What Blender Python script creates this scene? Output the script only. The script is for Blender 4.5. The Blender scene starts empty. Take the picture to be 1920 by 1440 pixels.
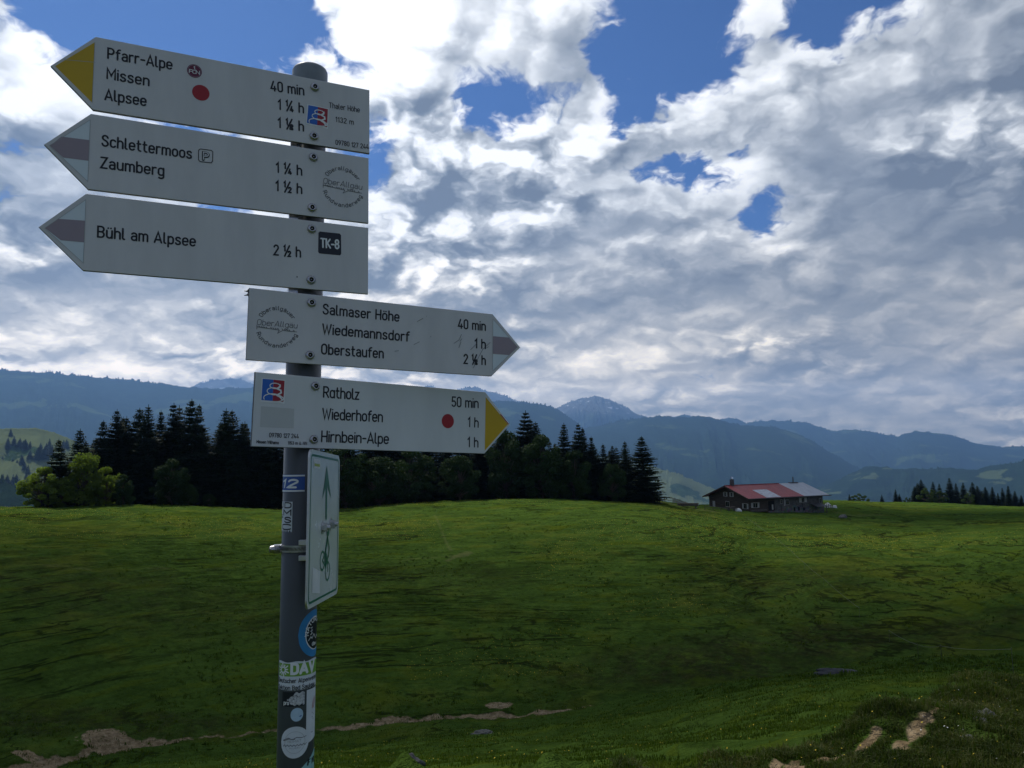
import bpy, bmesh, math, random
import numpy as np
from mathutils import Vector, Matrix
sc = bpy.context.scene
COL = sc.collection
R = math.radians

# ------------------------------------------------------------------ camera
F, PITCH, ROLL = 1442.0, R(5.5), R(-1.0)
cam_d = bpy.data.cameras.new("camera")
cam_d.sensor_fit = 'HORIZONTAL'; cam_d.sensor_width = 36.0; cam_d.lens = 36.0 * F / 1920.0
cam_d.clip_start = 0.05; cam_d.clip_end = 60000.0
cam = bpy.data.objects.new("camera", cam_d); COL.objects.link(cam)
_U = Vector((0, -math.sin(PITCH), math.cos(PITCH))); _Fw = Vector((0, math.cos(PITCH), math.sin(PITCH))); _X = Vector((1, 0, 0))
_r = _X * math.cos(ROLL) + _U * math.sin(ROLL); _u = -_X * math.sin(ROLL) + _U * math.cos(ROLL)
cam.matrix_world = Matrix(((_r.x, _u.x, -_Fw.x, 0), (_r.y, _u.y, -_Fw.y, 0), (_r.z, _u.z, -_Fw.z, 0), (0, 0, 0, 1)))
sc.camera = cam
def ray(px, py):                       # view direction of a pixel of the 1920 x 1440 photograph
    return _r * ((px - 960) / F) + _u * ((720 - py) / F) + _Fw
def azel(px, py):
    d = ray(px, py); return math.atan2(d.x, d.y), math.atan2(d.z, math.hypot(d.x, d.y))

# ------------------------------------------------------------------ exposure, sun, sky
sc.view_settings.view_transform = 'Standard'; sc.view_settings.look = 'None'
sc.view_settings.exposure = EXPOSURE = 0.0; sc.view_settings.gamma = 1.0; sc.view_settings.use_curve_mapping = False
SUN_AZ, SUN_EL = R(-34), R(52)          # in front of the camera, slightly left, high up behind the clouds
sd = bpy.data.lights.new("sun", 'SUN'); sd.energy = 3.7; sd.angle = R(1.5); sd.color = (1.0, 0.95, 0.87)
sun = bpy.data.objects.new("sun", sd); COL.objects.link(sun)
sdir = Vector((math.sin(SUN_AZ) * math.cos(SUN_EL), math.cos(SUN_AZ) * math.cos(SUN_EL), math.sin(SUN_EL)))
sun.rotation_euler = sdir.to_track_quat('Z', 'Y').to_euler()
W = bpy.data.worlds.new("World"); sc.world = W; W.use_nodes = True
nt = W.node_tree; nt.nodes.clear()
class NB:                               # tiny node-graph builder
    def __init__(s, nt): s.nt = nt
    def n(s, t, **k):
        o = s.nt.nodes.new(t)
        for a, b in k.items(): setattr(o, a, b)
        return o
    def put(s, sock, v):
        if isinstance(v, bpy.types.NodeSocket): s.nt.links.new(v, sock)
        else: sock.default_value = v
    def m(s, op, a, b=0.0, c=0.0, clamp=False):
        o = s.n('ShaderNodeMath', operation=op, use_clamp=clamp)
        s.put(o.inputs[0], a); s.put(o.inputs[1], b); s.put(o.inputs[2], c); return o.outputs[0]
    def ss(s, v, lo, hi, a=0.0, b=1.0):
        o = s.n('ShaderNodeMapRange', interpolation_type='SMOOTHSTEP')
        for i, q in enumerate((v, lo, hi, a, b)): s.put(o.inputs[i], q)
        return o.outputs[0]
    def lin(s, v, lo, hi, a=0.0, b=1.0):
        o = s.n('ShaderNodeMapRange')
        for i, q in enumerate((v, lo, hi, a, b)): s.put(o.inputs[i], q)
        return o.outputs[0]
    def vm(s, op, a, b=(0, 0, 0)):
        o = s.n('ShaderNodeVectorMath', operation=op); s.put(o.inputs[0], a); s.put(o.inputs[1], b); return o.outputs[0]
    def sc_(s, a, k):
        o = s.n('ShaderNodeVectorMath', operation='SCALE'); s.put(o.inputs[0], a); s.put(o.inputs['Scale'], k); return o.outputs[0]
    def xyz(s, x, y, z):
        o = s.n('ShaderNodeCombineXYZ'); s.put(o.inputs[0], x); s.put(o.inputs[1], y); s.put(o.inputs[2], z); return o.outputs[0]
    def noise(s, vec, scale, detail=4.0, rough=0.5, dist=0.0, dim='3D', col=False, lac=2.0):
        o = s.n('ShaderNodeTexNoise', noise_dimensions=dim)
        if vec is not None: s.put(o.inputs['Vector'], vec)
        s.put(o.inputs['Scale'], scale); s.put(o.inputs['Detail'], detail); s.put(o.inputs['Roughness'], rough); s.put(o.inputs['Distortion'], dist); s.put(o.inputs['Lacunarity'], lac)
        return o.outputs['Color' if col else 'Fac']
    def mix(s, f, a, b, blend='MIX'):
        o = s.n('ShaderNodeMix', data_type='RGBA', blend_type=blend)
        s.put(o.inputs[0], f); s.put(o.inputs[6], a); s.put(o.inputs[7], b); return o.outputs[2]
    def ramp(s, f, stops, interp='LINEAR'):
        o = s.n('ShaderNodeValToRGB'); o.color_ramp.interpolation = interp
        e = o.color_ramp.elements
        while len(e) < len(stops): e.new(0.5)
        for i, (p, c) in enumerate(stops): e[i].position = p; e[i].color = c if len(c) == 4 else (*c, 1)
        s.put(o.inputs[0], f); return o.outputs[0]
g = NB(nt)
sky = g.n('ShaderNodeTexSky', sky_type='NISHITA', sun_disc=False, sun_elevation=SUN_EL, sun_rotation=SUN_AZ, altitude=1150.0, air_density=1.0, dust_density=0.4, ozone_density=1.6)
dirv = g.n('ShaderNodeTexCoord').outputs['Generated']
sep = g.n('ShaderNodeSeparateXYZ'); g.put(sep.inputs[0], dirv)
dx, dy, dz = sep.outputs
AZ = g.m('ARCTAN2', dx, dy); EL = g.m('ARCSINE', dz)
# cloud-deck coordinates: the direction carried up to a flat layer, so the deck foreshortens towards the horizon
zc = g.m('ADD', g.m('MAXIMUM', dz, 0.0), 0.38)
P = g.xyz(g.m('DIVIDE', dx, zc), g.m('DIVIDE', dy, zc), 0.0)
# where the clouds stand: rows of coverage (r) and brightness (g) by azimuth, one row per elevation
XS = [0,120,240,360,480,600,720,840,960,1080,1200,1320,1440,1560,1680,1800,1920]
ROWS = [
 (-250,[.8,.5,.3,.3,.5,.85,.9,.9,.9,.85,.5,.5,.75,.7,.7,.85,.85],[.9]*17),
 (0,  [.92,.55,.12,.08,.2,.88,.92,.95,.97,.97,.40,.15,.85,.70,.66,.95,.95],   [.85,.8,.8,.8,.8,.9,.95,.95,.95,.9,.85,.8,.78,.7,.65,.72,.7]),
 (70, [.92,.5,.58,.15,.2,.85,.78,.92,.96,.92,.25,.42,.8,.4,.3,.95,.95],    [.95,.9,.95,.9,.9,.9,.85,.8,.8,.65,.8,.85,.78,.75,.7,.72,.7]),
 (140,[.88,.5,.1,.1,.4,.7,.62,.95,.76,.94,.16,.3,.85,.45,.6,1,1],       [.95,.9,.9,.9,.95,.95,.9,.95,.65,.45,.8,.95,.7,.7,.7,.68,.55]),
 (205,[.9,.65,.5,.5,.5,.65,.88,.98,.70,.96,.36,.6,1,1,1,1,1],          [.95,.95,.9,.9,.9,.9,.92,.95,.9,.85,.9,.98,.9,.8,.62,.5,.42]),
 (280,[.9,.85,.8,.8,.8,.7,.5,.98,.95,1,1,1,1,1,1,1,1],                  [.9,.95,.8,.8,.8,.9,.92,.75,.92,.88,.8,.82,.72,.6,.55,.5,.5]),
 (350,[.8,.75,.75,.8,.8,.8,.8,1,1,.84,.86,.72,.95,1,1,1,1],               [.5,.5,.6,.7,.7,.8,.9,.52,.75,.72,.6,.82,.65,.42,.45,.62,.55]),
 (420,[.85,.85,.9,.9,.9,.9,.95,1,1,1,.95,.95,.76,1,1,1,1],                 [.45,.5,.6,.6,.6,.65,.8,.45,.68,.6,.5,.75,.58,.36,.3,.36,.3]),
 (500,[.95,.95,.95,1,1,1,1,1,1,1,1,1,1,1,1,1,1],                         [.6,.6,.6,.6,.6,.6,.66,.55,.48,.48,.62,.5,.64,.36,.26,.2,.14]),
 (560,[1]*17,                                                          [.36,.36,.38,.42,.4,.5,.46,.42,.32,.28,.3,.34,.34,.36,.36,.28,.2]),
 (620,[1]*17,                                                          [.72,.66,.56,.5,.5,.5,.45,.4,.34,.36,.44,.4,.34,.34,.34,.34,.34]),
 (665,[1]*17,                                                          [.8,.8,.74,.66,.65,.62,.58,.52,.44,.5,.6,.45,.6,.4,.36,.36,.4]),
 (715,[1]*17,                                                          [.72,.72,.66,.72,.7,.7,.66,.62,.6,.56,.54,.56,.52,.46,.42,.4,.4]),
 (800,[1]*17,                                                          [.62,.62,.62,.62,.62,.62,.62,.6,.58,.56,.54,.52,.5,.5,.46,.46,.46]),
]
AZ0, AZ1 = R(-48), R(48)
warp = g.noise(P, 4.5, 5.0, 0.6, 0.0, '2D', col=True)
wsep = g.n('ShaderNodeSeparateXYZ'); g.put(wsep.inputs[0], warp)
AZw = g.m('ADD', AZ, g.m('MULTIPLY', g.m('SUBTRACT', wsep.outputs[0], 0.5), 0.13))
ELw = g.m('ADD', EL, g.m('MULTIPLY', g.m('SUBTRACT', wsep.outputs[1], 0.5), g.lin(EL, 0.0, 0.35, 0.025, 0.12)))
tz = g.lin(AZw, AZ0, AZ1)
val = None; prev = None
for yy, cov, bri in reversed(ROWS):
    stops = [(0.0, (0.75, 0.5, 0))]
    for x_, c_, b_ in zip(XS, cov, bri):
        stops.append(((azel(x_, yy)[0] - AZ0) / (AZ1 - AZ0), (c_, b_, 0)))
    stops.append((1.0, (0.8, 0.45, 0)))
    col_ = g.ramp(tz, stops, 'LINEAR')
    e_ = azel(960, yy)[1]
    val = col_ if val is None else g.mix(g.ss(ELw, prev, e_), val, col_)
    prev = e_
vs = g.n('ShaderNodeSeparateColor'); g.put(vs.inputs[0], val)
COV, BRI = vs.outputs[0], vs.outputs[1]
# away from the modelled front of the sky: an even broken deck, darker with the sun behind the viewer's back
back = g.ss(g.m('ABSOLUTE', AZ), 0.72, 1.15)
high = g.ss(EL, 0.75, 1.0)
COV = g.m('ADD', g.m('MULTIPLY', COV, g.m('SUBTRACT', 1.0, g.m('MAXIMUM', back, high))), g.m('MULTIPLY', g.m('MAXIMUM', back, high), 0.74))
BRI = g.mix(high, BRI, (0.45, 0.45, 0.45, 1)); BRI = g.m('ADD', g.m('MULTIPLY', BRI, g.m('SUBTRACT', 1.0, back)), g.m('MULTIPLY', back, 0.25))
sunP = (sdir.x / (sdir.z + .38), sdir.y / (sdir.z + .38), 0)
toSn = g.n('ShaderNodeVectorMath', operation='NORMALIZE'); g.put(toSn.inputs[0], g.vm('SUBTRACT', sunP, P))
wob = g.sc_(g.vm('SUBTRACT', g.noise(P, 7.0, 4.0, 0.55, 0, '2D', col=True), (.5, .5, .5)), 0.16)
def shape(p, dt=4.0, dn=9.0):                           # heaped-cloud relief: soft masses carrying cauliflower lobes
    q = g.vm('ADD', p, wob)
    v = g.n('ShaderNodeTexVoronoi', voronoi_dimensions='2D', feature='SMOOTH_F1'); g.put(v.inputs['Vector'], q)
    v.inputs['Scale'].default_value = 8.0; v.inputs['Detail'].default_value = dt; v.inputs['Roughness'].default_value = 0.5; v.inputs['Lacunarity'].default_value = 2.2; v.inputs['Smoothness'].default_value = 0.25
    b_ = g.m('SUBTRACT', 0.5, v.outputs['Distance'])
    n_ = g.noise(p, 3.2, dn, 0.54, 0.15, '2D', lac=2.1)
    return b_, n_, g.m('ADD', g.m('MULTIPLY', b_, 0.68), g.m('MULTIPLY', g.m('SUBTRACT', n_, 0.5), 1.25))
b1, n1, s1 = shape(P)
_, _, s1s = shape(P, 1.6, 4.0)
b2, n2, s2 = shape(g.vm('ADD', P, g.sc_(toSn.outputs[0], 0.055)), 1.6, 4.0)
fld = g.m('ADD', g.m('ADD', g.m('MULTIPLY', g.m('SUBTRACT', COV, 0.5), 1.35), g.ss(COV, .86, 1.0, 0.0, 0.34)), s1)
dens = g.ss(fld, -0.12, 0.20)
thick = g.ss(fld, 0.05, 0.6)
puffy = g.m('MULTIPLY', g.ss(g.noise(P, 1.7, 2.0, 0.5, 0.4, '2D'), 0.40, 0.60, 0.55, 1.25), g.lin(BRI, 0.25, 0.8, 0.45, 1.0))
emb = g.m('MULTIPLY', g.m('MULTIPLY', puffy, 1.25), g.m('ADD', g.m('SUBTRACT', s1s, s2), g.m('MULTIPLY', g.m('SUBTRACT', s1, s1s), 0.45)))
emb = g.m('MULTIPLY', emb, g.lin(EL, 0.02, 0.24, 0.55, 1.0))
n3 = g.noise(g.vm('MULTIPLY', P, (0.7, 1.0, 1.0)), 3.0, 5.0, 0.52, 0.3, '2D')
tone = g.m('ADD', g.m('ADD', BRI, 0.07), g.m('ADD', emb, g.m('MULTIPLY', g.m('SUBTRACT', n3, 0.5), g.lin(BRI, 0.2, 0.8, 0.55, 1.3))))
tone = g.m('ADD', tone, g.m('MULTIPLY', g.m('MULTIPLY', b1, puffy), g.lin(EL, 0.02, 0.28, 0.25, 0.45)))
tone = g.m('ADD', tone, g.m('SUBTRACT', 0.10, g.m('MULTIPLY', thick, 0.20)))
cl = g.ramp(tone, [(0.0, (.125, .150, .190)), (0.2, (.185, .212, .252)), (0.4, (.285, .312, .350)), (0.6, (.46, .485, .515)), (0.8, (.70, .72, .74)), (1.0, (.88, .88, .88))])
lowl = g.ss(EL, 0.0, 0.34, 1.0, 0.0)       # the far cloud towards the horizon is lit through more air: brighter and warmer
cl = g.mix(1.0, cl, g.mix(lowl, (1, 1, 1, 1), (1.95, 1.64, 1.22, 1)), 'MULTIPLY')
skyc = g.mix(1.0, sky.outputs[0], (0.19, 0.32, 0.53, 1), 'MULTIPLY')
full = g.mix(dens, g.sc_(skyc, 0.105), cl)
bg = g.n('ShaderNodeBackground'); g.put(bg.inputs[0], full); bg.inputs[1].default_value = 1.36
# the strength 0.105 above scales the sky texture itself; the clouds are given in the same units
out = g.n('ShaderNodeOutputWorld'); nt.links.new(bg.outputs[0], out.inputs[0])
W.cycles.sampling_method = 'MANUAL'; W.cycles.sample_map_resolution = 512
sc.cycles.use_denoising = True
sc.cycles.max_bounces = 6; sc.cycles.diffuse_bounces = 3; sc.cycles.glossy_bounces = 2; sc.cycles.transmission_bounces = 3; sc.cycles.transparent_max_bounces = 8; sc.cycles.volume_bounces = 0
sc.cycles.caustics_reflective = False; sc.cycles.caustics_refractive = False

# ------------------------------------------------------------------ helpers
def mat(name, build=None, color=(.5, .5, .5), rough=.6, metal=0.0, spec=.4):
    m = bpy.data.materials.new(name); m.use_nodes = True
    q = NB(m.node_tree); b = m.node_tree.nodes['Principled BSDF']
    b.inputs['Roughness'].default_value = rough; b.inputs['Metallic'].default_value = metal; b.inputs['Specular IOR Level'].default_value = spec
    b.inputs['Base Color'].default_value = (*color, 1)
    if build: build(q, b)
    return m
def worn(color, var=.12, scale=9.0, bump=0.0, rough=.6, metal=0.0, spec=.4, streak=False):
    """A plain coloured surface with blotchy wear, so that nothing is one flat tone."""
    def f(q, b):
        co = q.n('ShaderNodeTexCoord').outputs['Object']
        v = q.vm('MULTIPLY', co, (1, 1, .25)) if streak else co
        n = q.noise(v, scale, 6, .6)
        lo = tuple(c * (1 - var) for c in color); hi = tuple(min(1, c * (1 + var)) for c in color)
        q.put(b.inputs['Base Color'], q.ramp(n, [(.3, lo), (.7, hi)]))
        q.put(b.inputs['Roughness'], q.lin(n, .3, .7, max(.05, rough - .08), min(1, rough + .08)))
        if bump:
            bp = q.n('ShaderNodeBump'); bp.inputs['Distance'].default_value = bump; bp.inputs['Strength'].default_value = .6
            q.put(bp.inputs['Height'], q.noise(co, scale * 6, 4, .6)); q.put(b.inputs['Normal'], bp.outputs[0])
    return lambda name: mat(name, f, color, rough, metal, spec)
def link(name, me, m=None, parent=None, loc=None):
    o = bpy.data.objects.new(name, me); COL.objects.link(o)
    if me is not None and m is not None:
        for mm in (m if isinstance(m, (list, tuple)) else [m]): me.materials.append(mm)
    if parent is not None: o.parent = parent
    if loc is not None: o.location = loc
    return o
def tag(o, label=None, cat=None, group=None, kind=None):
    for k, v in (('label', label), ('category', cat), ('group', group), ('kind', kind)):
        if v: o[k] = v
    return o
def empty(name, loc, rz=0.0):
    o = bpy.data.objects.new(name, None); COL.objects.link(o); o.location = loc; o.rotation_euler = (0, 0, rz); o.empty_display_size = .2
    return o
def np_mesh(name, verts, faces, mi=None, smooth=False):
    """verts (n,3); faces (k,4) or (k,3) array"""
    verts = np.asarray(verts, np.float32); faces = np.asarray(faces, np.int32)
    me = bpy.data.meshes.new(name); k = faces.shape[1]
    me.vertices.add(len(verts)); me.vertices.foreach_set('co', verts.ravel())
    me.loops.add(faces.size); me.loops.foreach_set('vertex_index', faces.ravel())
    me.polygons.add(len(faces)); me.polygons.foreach_set('loop_start', np.arange(0, faces.size, k, dtype=np.int32))
    if mi is not None: me.polygons.foreach_set('material_index', np.asarray(mi, np.int32))
    me.polygons.foreach_set('use_smooth', np.full(len(faces), smooth, dtype=bool))
    me.update(calc_edges=True); me.validate()
    return me
def attr(me, name, data):
    a = me.attributes.new(name, 'FLOAT', 'POINT'); a.data.foreach_set('value', np.asarray(data, np.float32).ravel())
def grid_faces(nr, nc):
    i = np.arange(nr - 1)[:, None] * nc + np.arange(nc - 1)[None, :]
    return np.stack([i, i + 1, i + nc + 1, i + nc], -1).reshape(-1, 4)
class MB:
    """Collects solids and builds them as one mesh."""
    def __init__(s): s.b = bmesh.new()
    def box(s, x0, x1, y0, y1, z0, z1, rot=0.0, bev=0.0):
        r = bmesh.ops.create_cube(s.b, size=1.0, matrix=Matrix.Translation(((x0 + x1) / 2, (y0 + y1) / 2, (z0 + z1) / 2)) @ Matrix.Rotation(rot, 4, 'Z') @ Matrix.Diagonal((x1 - x0, y1 - y0, z1 - z0, 1)))
        if bev: bmesh.ops.bevel(s.b, geom=list({e for v in r['verts'] for e in v.link_edges}), offset=bev, segments=2, affect='EDGES', profile=.5)
        return s
    def tube(s, a, b, r0, r1=None, n=12, caps=True):
        a, b = Vector(a), Vector(b); r1 = r0 if r1 is None else r1
        q = (b - a).to_track_quat('Z', 'Y').to_matrix().to_4x4()
        bmesh.ops.create_cone(s.b, cap_ends=caps, segments=n, radius1=r0, radius2=r1, depth=(b - a).length, matrix=Matrix.Translation((a + b) / 2) @ q)
        return s
    def poly(s, pts, ext):
        """a flat polygon extruded by the vector ext"""
        vs = [s.b.verts.new(p) for p in pts]; f = s.b.faces.new(vs)
        r = bmesh.ops.extrude_face_region(s.b, geom=[f]); bmesh.ops.translate(s.b, vec=ext, verts=[v for v in r['geom'] if isinstance(v, bmesh.types.BMVert)])
        return s
    def build(s, name, m, parent=None, smooth=False, loc=None):
        bmesh.ops.recalc_face_normals(s.b, faces=s.b.faces)
        me = bpy.data.meshes.new(name); s.b.to_mesh(me); s.b.free()
        if smooth:
            for p in me.polygons: p.use_smooth = True
        return link(name, me, m, parent, loc)
def vnoise(x, y, seed=0):
    """smooth value noise on arrays, range about -1..1"""
    x = np.asarray(x, float); y = np.asarray(y, float)
    xi = np.floor(x).astype(np.int64); yi = np.floor(y).astype(np.int64); fx = x - xi; fy = y - yi
    fx = fx * fx * fx * (fx * (fx * 6 - 15) + 10); fy = fy * fy * fy * (fy * (fy * 6 - 15) + 10)
    def h(a, b):
        n = (a * 374761393 + b * 668265263 + seed * 2147483647) & 0xffffffff
        n = ((n ^ (n >> 13)) * 1274126177) & 0xffffffff
        return ((n ^ (n >> 16)) & 0xffff) / 32767.5 - 1
    return (h(xi, yi) * (1 - fx) + h(xi + 1, yi) * fx) * (1 - fy) + (h(xi, yi + 1) * (1 - fx) + h(xi + 1, yi + 1) * fx) * fy
def fbm(x, y, o=4, seed=0, rough=.5):
    t = 0; a = 1.0; k = 0
    for i in range(o): t = t + a * vnoise(x * 2 ** i + 17.3 * i, y * 2 ** i - 9.1 * i, seed + i); k += a; a *= rough
    return t / k
def sst(v, lo, hi):
    t = np.clip((v - lo) / (hi - lo), 0, 1); return t * t * (3 - 2 * t)
def pchip(x, y, xi):
    x = np.asarray(x, float); y = np.asarray(y, float); h = np.diff(x); d = np.diff(y) / h
    m = np.zeros_like(y); m[0] = d[0]; m[-1] = d[-1]
    for i in range(1, len(x) - 1):
        if d[i - 1] * d[i] > 0:
            w1 = 2 * h[i] + h[i - 1]; w2 = h[i] + 2 * h[i - 1]; m[i] = (w1 + w2) / (w1 / d[i - 1] + w2 / d[i])
    xi = np.clip(xi, x[0], x[-1]); k = np.clip(np.searchsorted(x, xi) - 1, 0, len(h) - 1)
    t = (xi - x[k]) / h[k]
    return (2*t**3 - 3*t**2 + 1) * y[k] + (t**3 - 2*t**2 + t) * h[k] * m[k] + (-2*t**3 + 3*t**2) * y[k+1] + (t**3 - t**2) * h[k] * m[k+1]

# ------------------------------------------------------------------ the meadow: heights by direction and distance, measured from eye level
PROF = {   # photograph column: [(distance in m, row at which the ground there is seen)]
 -500: [(12,1500),(30,1480),(50,1440),(60,1330),(72,1180),(88,1060),(112,990),(140,955),(170,965),(230,1010),(420,1060)],
 0:    [(12,1500),(30,1475),(48,1452),(58,1345),(71,1180),(87,1060),(112,988),(142,953),(175,968),(230,1010),(420,1060)],
 300:  [(12,1480),(30,1440),(50,1393),(57,1335),(70,1190),(86,1068),(112,988),(143,948),(175,960),(230,1010),(420,1060)],
 620:  [(12,1470),(30,1415),(50,1372),(57,1318),(70,1180),(87,1068),(112,992),(143,958),(175,968),(230,1010),(420,1060)],
 800:  [(12,1460),(30,1400),(50,1352),(57,1308),(69,1182),(86,1062),(112,985),(144,943),(180,958),(230,1005),(420,1060)],
 1000: [(12,1450),(30,1385),(50,1337),(57,1297),(69,1180),(86,1060),(112,982),(148,936),(185,950),(240,1000),(420,1050)],
 1210: [(12,1440),(28,1365),(48,1308),(57,1283),(68,1188),(86,1065),(120,972),(164,940),(200,948),(260,985),(420,1030)],
 1320: [(12,1430),(26,1350),(46,1286),(57,1268),(69,1182),(88,1062),(130,978),(175,951),(215,947),(280,965),(420,1000)],
 1440: [(12,1420),(25,1330),(46,1266),(60,1253),(78,1152),(100,1055),(140,988),(175,961),(215,948),(280,945),(330,955),(420,985)],
 1560: [(12,1400),(25,1315),(48,1252),(62,1233),(77,1132),(102,1048),(145,990),(185,963),(230,945),(285,938),(330,945),(420,970)],
 1720: [(12,1380),(28,1300),(52,1236),(66,1213),(84,1115),(115,1040),(170,982),(240,955),(300,944),(340,942),(390,950),(450,975)],
 1920: [(12,1360),(30,1282),(54,1236),(66,1210),(84,1105),(115,1030),(170,980),(240,958),(310,951),(350,951),(400,960),(450,985)],
 2400: [(12,1340),(30,1270),(54,1230),(66,1208),(84,1105),(115,1030),(170,980),(240,958),(310,951),(350,951),(400,960),(450,985)],
}
LR = np.log(np.concatenate([[3.0, 5.0], np.geomspace(8, 450, 260)]))
_cols = []; _caz = []
for px_, prof in PROF.items():
    rr = [3.0, 6.0]; zz = [-2.2, -3.2 if px_ < 1300 else -3.0]
    aa = []
    for r_, y_ in prof:
        a_, e_ = azel(px_, y_); rr.append(r_); zz.append(r_ * math.tan(e_)); aa.append(a_)
    _cols.append(pchip(np.log(rr), zz, LR)); _caz.append(azel(px_, 1050)[0])
_cols = np.array(_cols); _caz = np.array(_caz)
_fine = np.linspace(_caz[0], _caz[-1], 400)
_ft = np.stack([pchip(_caz, _cols[:, j], _fine) for j in range(len(LR))], 1)      # az x r
# the edge of the summit plateau the viewer stands on, seen bottom right
EDGE = [(900, 3.2, 1500), (1150, 3.8, 1470), (1300, 4.2, 1475), (1400, 4.7, 1445), (1480, 5.2, 1412), (1560, 5.6, 1388), (1640, 6.1, 1362), (1710, 6.7, 1336), (1790, 7.4, 1304), (1860, 8.0, 1290), (1920, 8.6, 1280), (2050, 9.4, 1264)]
_ea = np.array([azel(a, c)[0] for a, b, c in EDGE]); _er = np.array([b for a, b, c in EDGE]); _ez = np.array([b * math.tan(azel(a, c)[1]) for a, b, c in EDGE])
GULLY = [(-200, 46, .5), (60, 48.2, .9), (230, 50.6, .8), (480, 50.6, .45), (700, 51.2, .7), (820, 51.6, .75), (950, 51.6, .8), (1090, 50.6, .5), (1300, 53.5, .6), (1500, 57, .5), (1800, 60, .3)]
_ga = np.array([azel(a, 1350)[0] for a, b, c in GULLY]); _gr = np.array([b for a, b, c in GULLY]); _gd = np.array([c for a, b, c in GULLY])
def terrain(x, y, detail=True):
    x = np.asarray(x, float); y = np.asarray(y, float)
    r = np.hypot(x, y); az = np.arctan2(x, y)
    # bilinear look-up of the base heights
    fa = np.clip((np.clip(az, _fine[0], _fine[-1]) - _fine[0]) / (_fine[1] - _fine[0]), 0, 398.999); ia = fa.astype(int); ta = fa - ia
    lr = np.log(np.clip(r, 3.0, 450)); k = np.clip(np.searchsorted(LR, lr) - 1, 0, len(LR) - 2); tk = (lr - LR[k]) / (LR[k + 1] - LR[k])
    z = (_ft[ia, k] * (1 - tk) + _ft[ia, k + 1] * tk) * (1 - ta) + (_ft[ia + 1, k] * (1 - tk) + _ft[ia + 1, k + 1] * tk) * ta
    z = z - np.clip(r - 450, 0, None) * .12
    if detail:
        z = z + fbm(x / 14, y / 14, 3, 3) * .30 * sst(r, 10, 30) * (1 - .6 * sst(r, 110, 150)) + fbm(x / 3.6, y / 3.6, 3, 8, .6) * .20 * sst(r, 6, 20)
        z = z + np.abs(fbm(x / 1.5, y / 1.5, 3, 21, .6)) * .17 * sst(r, 5, 12)
        # cattle steps along the contour of the far slope
        m1 = sst(fbm(x / 22, y / 22, 3, 31), -.05, .35) * sst(r, 62, 78) * (1 - sst(r, 120, 140))
        u = (r + 3.0 * fbm(x / 9, y / 9, 3, 33) + 9 * fbm(x / 40, y / 40, 2, 35)) / 2.6
        z = z + m1 * .42 * (np.abs((u % 1.0) - .5) * 2 - .5)
    # the eroded gully at the foot of the slope
    gr = np.interp(az, _ga, _gr) + 1.6 * fbm(x / 7, y / 7, 3, 41); gd = np.interp(az, _ga, _gd)
    q = (r - gr)
    z = z - gd * np.exp(-(q / 1.7) ** 2) + gd * .12 * np.exp(-((q + 3.2) / 1.6) ** 2)
    # the plateau
    er = np.interp(az, _ea, _er) + (.45 * fbm(az * 22, r * .5, 3, 51) + .12 * fbm(x * 3, y * 3, 3, 52)) * sst(r, 2.0, 4.0)
    ez = np.interp(az, _ea, _ez)
    er = np.where(np.abs(az) > 1.2, np.interp(np.abs(az), [1.2, 2.2], [9.0, 60.0]), er)
    pl = -1.62 + (ez + 1.62) * np.clip(r / er, 0, 1.3) ** 1.5
    if detail: pl = pl + .17 * fbm(x * 1.1, y * 1.1, 4, 61, .6) * sst(r, 1.5, 4) + .035 * fbm(x * 6, y * 6, 3, 62) * sst(r, 2, 4)
    w = 1 - sst(r, er - .25, er + 2.6)
    return z * (1 - w) + pl * w
def ground_z(x, y): return float(terrain(np.array([x]), np.array([y]))[0])
def on_ground(px, py, r0=4.0, r1=430.0):
    """where the sight line of a photograph pixel meets the meadow"""
    d = ray(px, py); h = math.hypot(d.x, d.y); rs = np.geomspace(r0, r1, 6000)
    X = d.x / h * rs; Y = d.y / h * rs; dz_ = terrain(X, Y) - d.z / h * rs
    k = np.argmax(dz_ > 0)
    if dz_[k] <= 0: k = len(rs) - 1
    return Vector((X[k], Y[k], terrain(X[k:k+1], Y[k:k+1])[0]))

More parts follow.
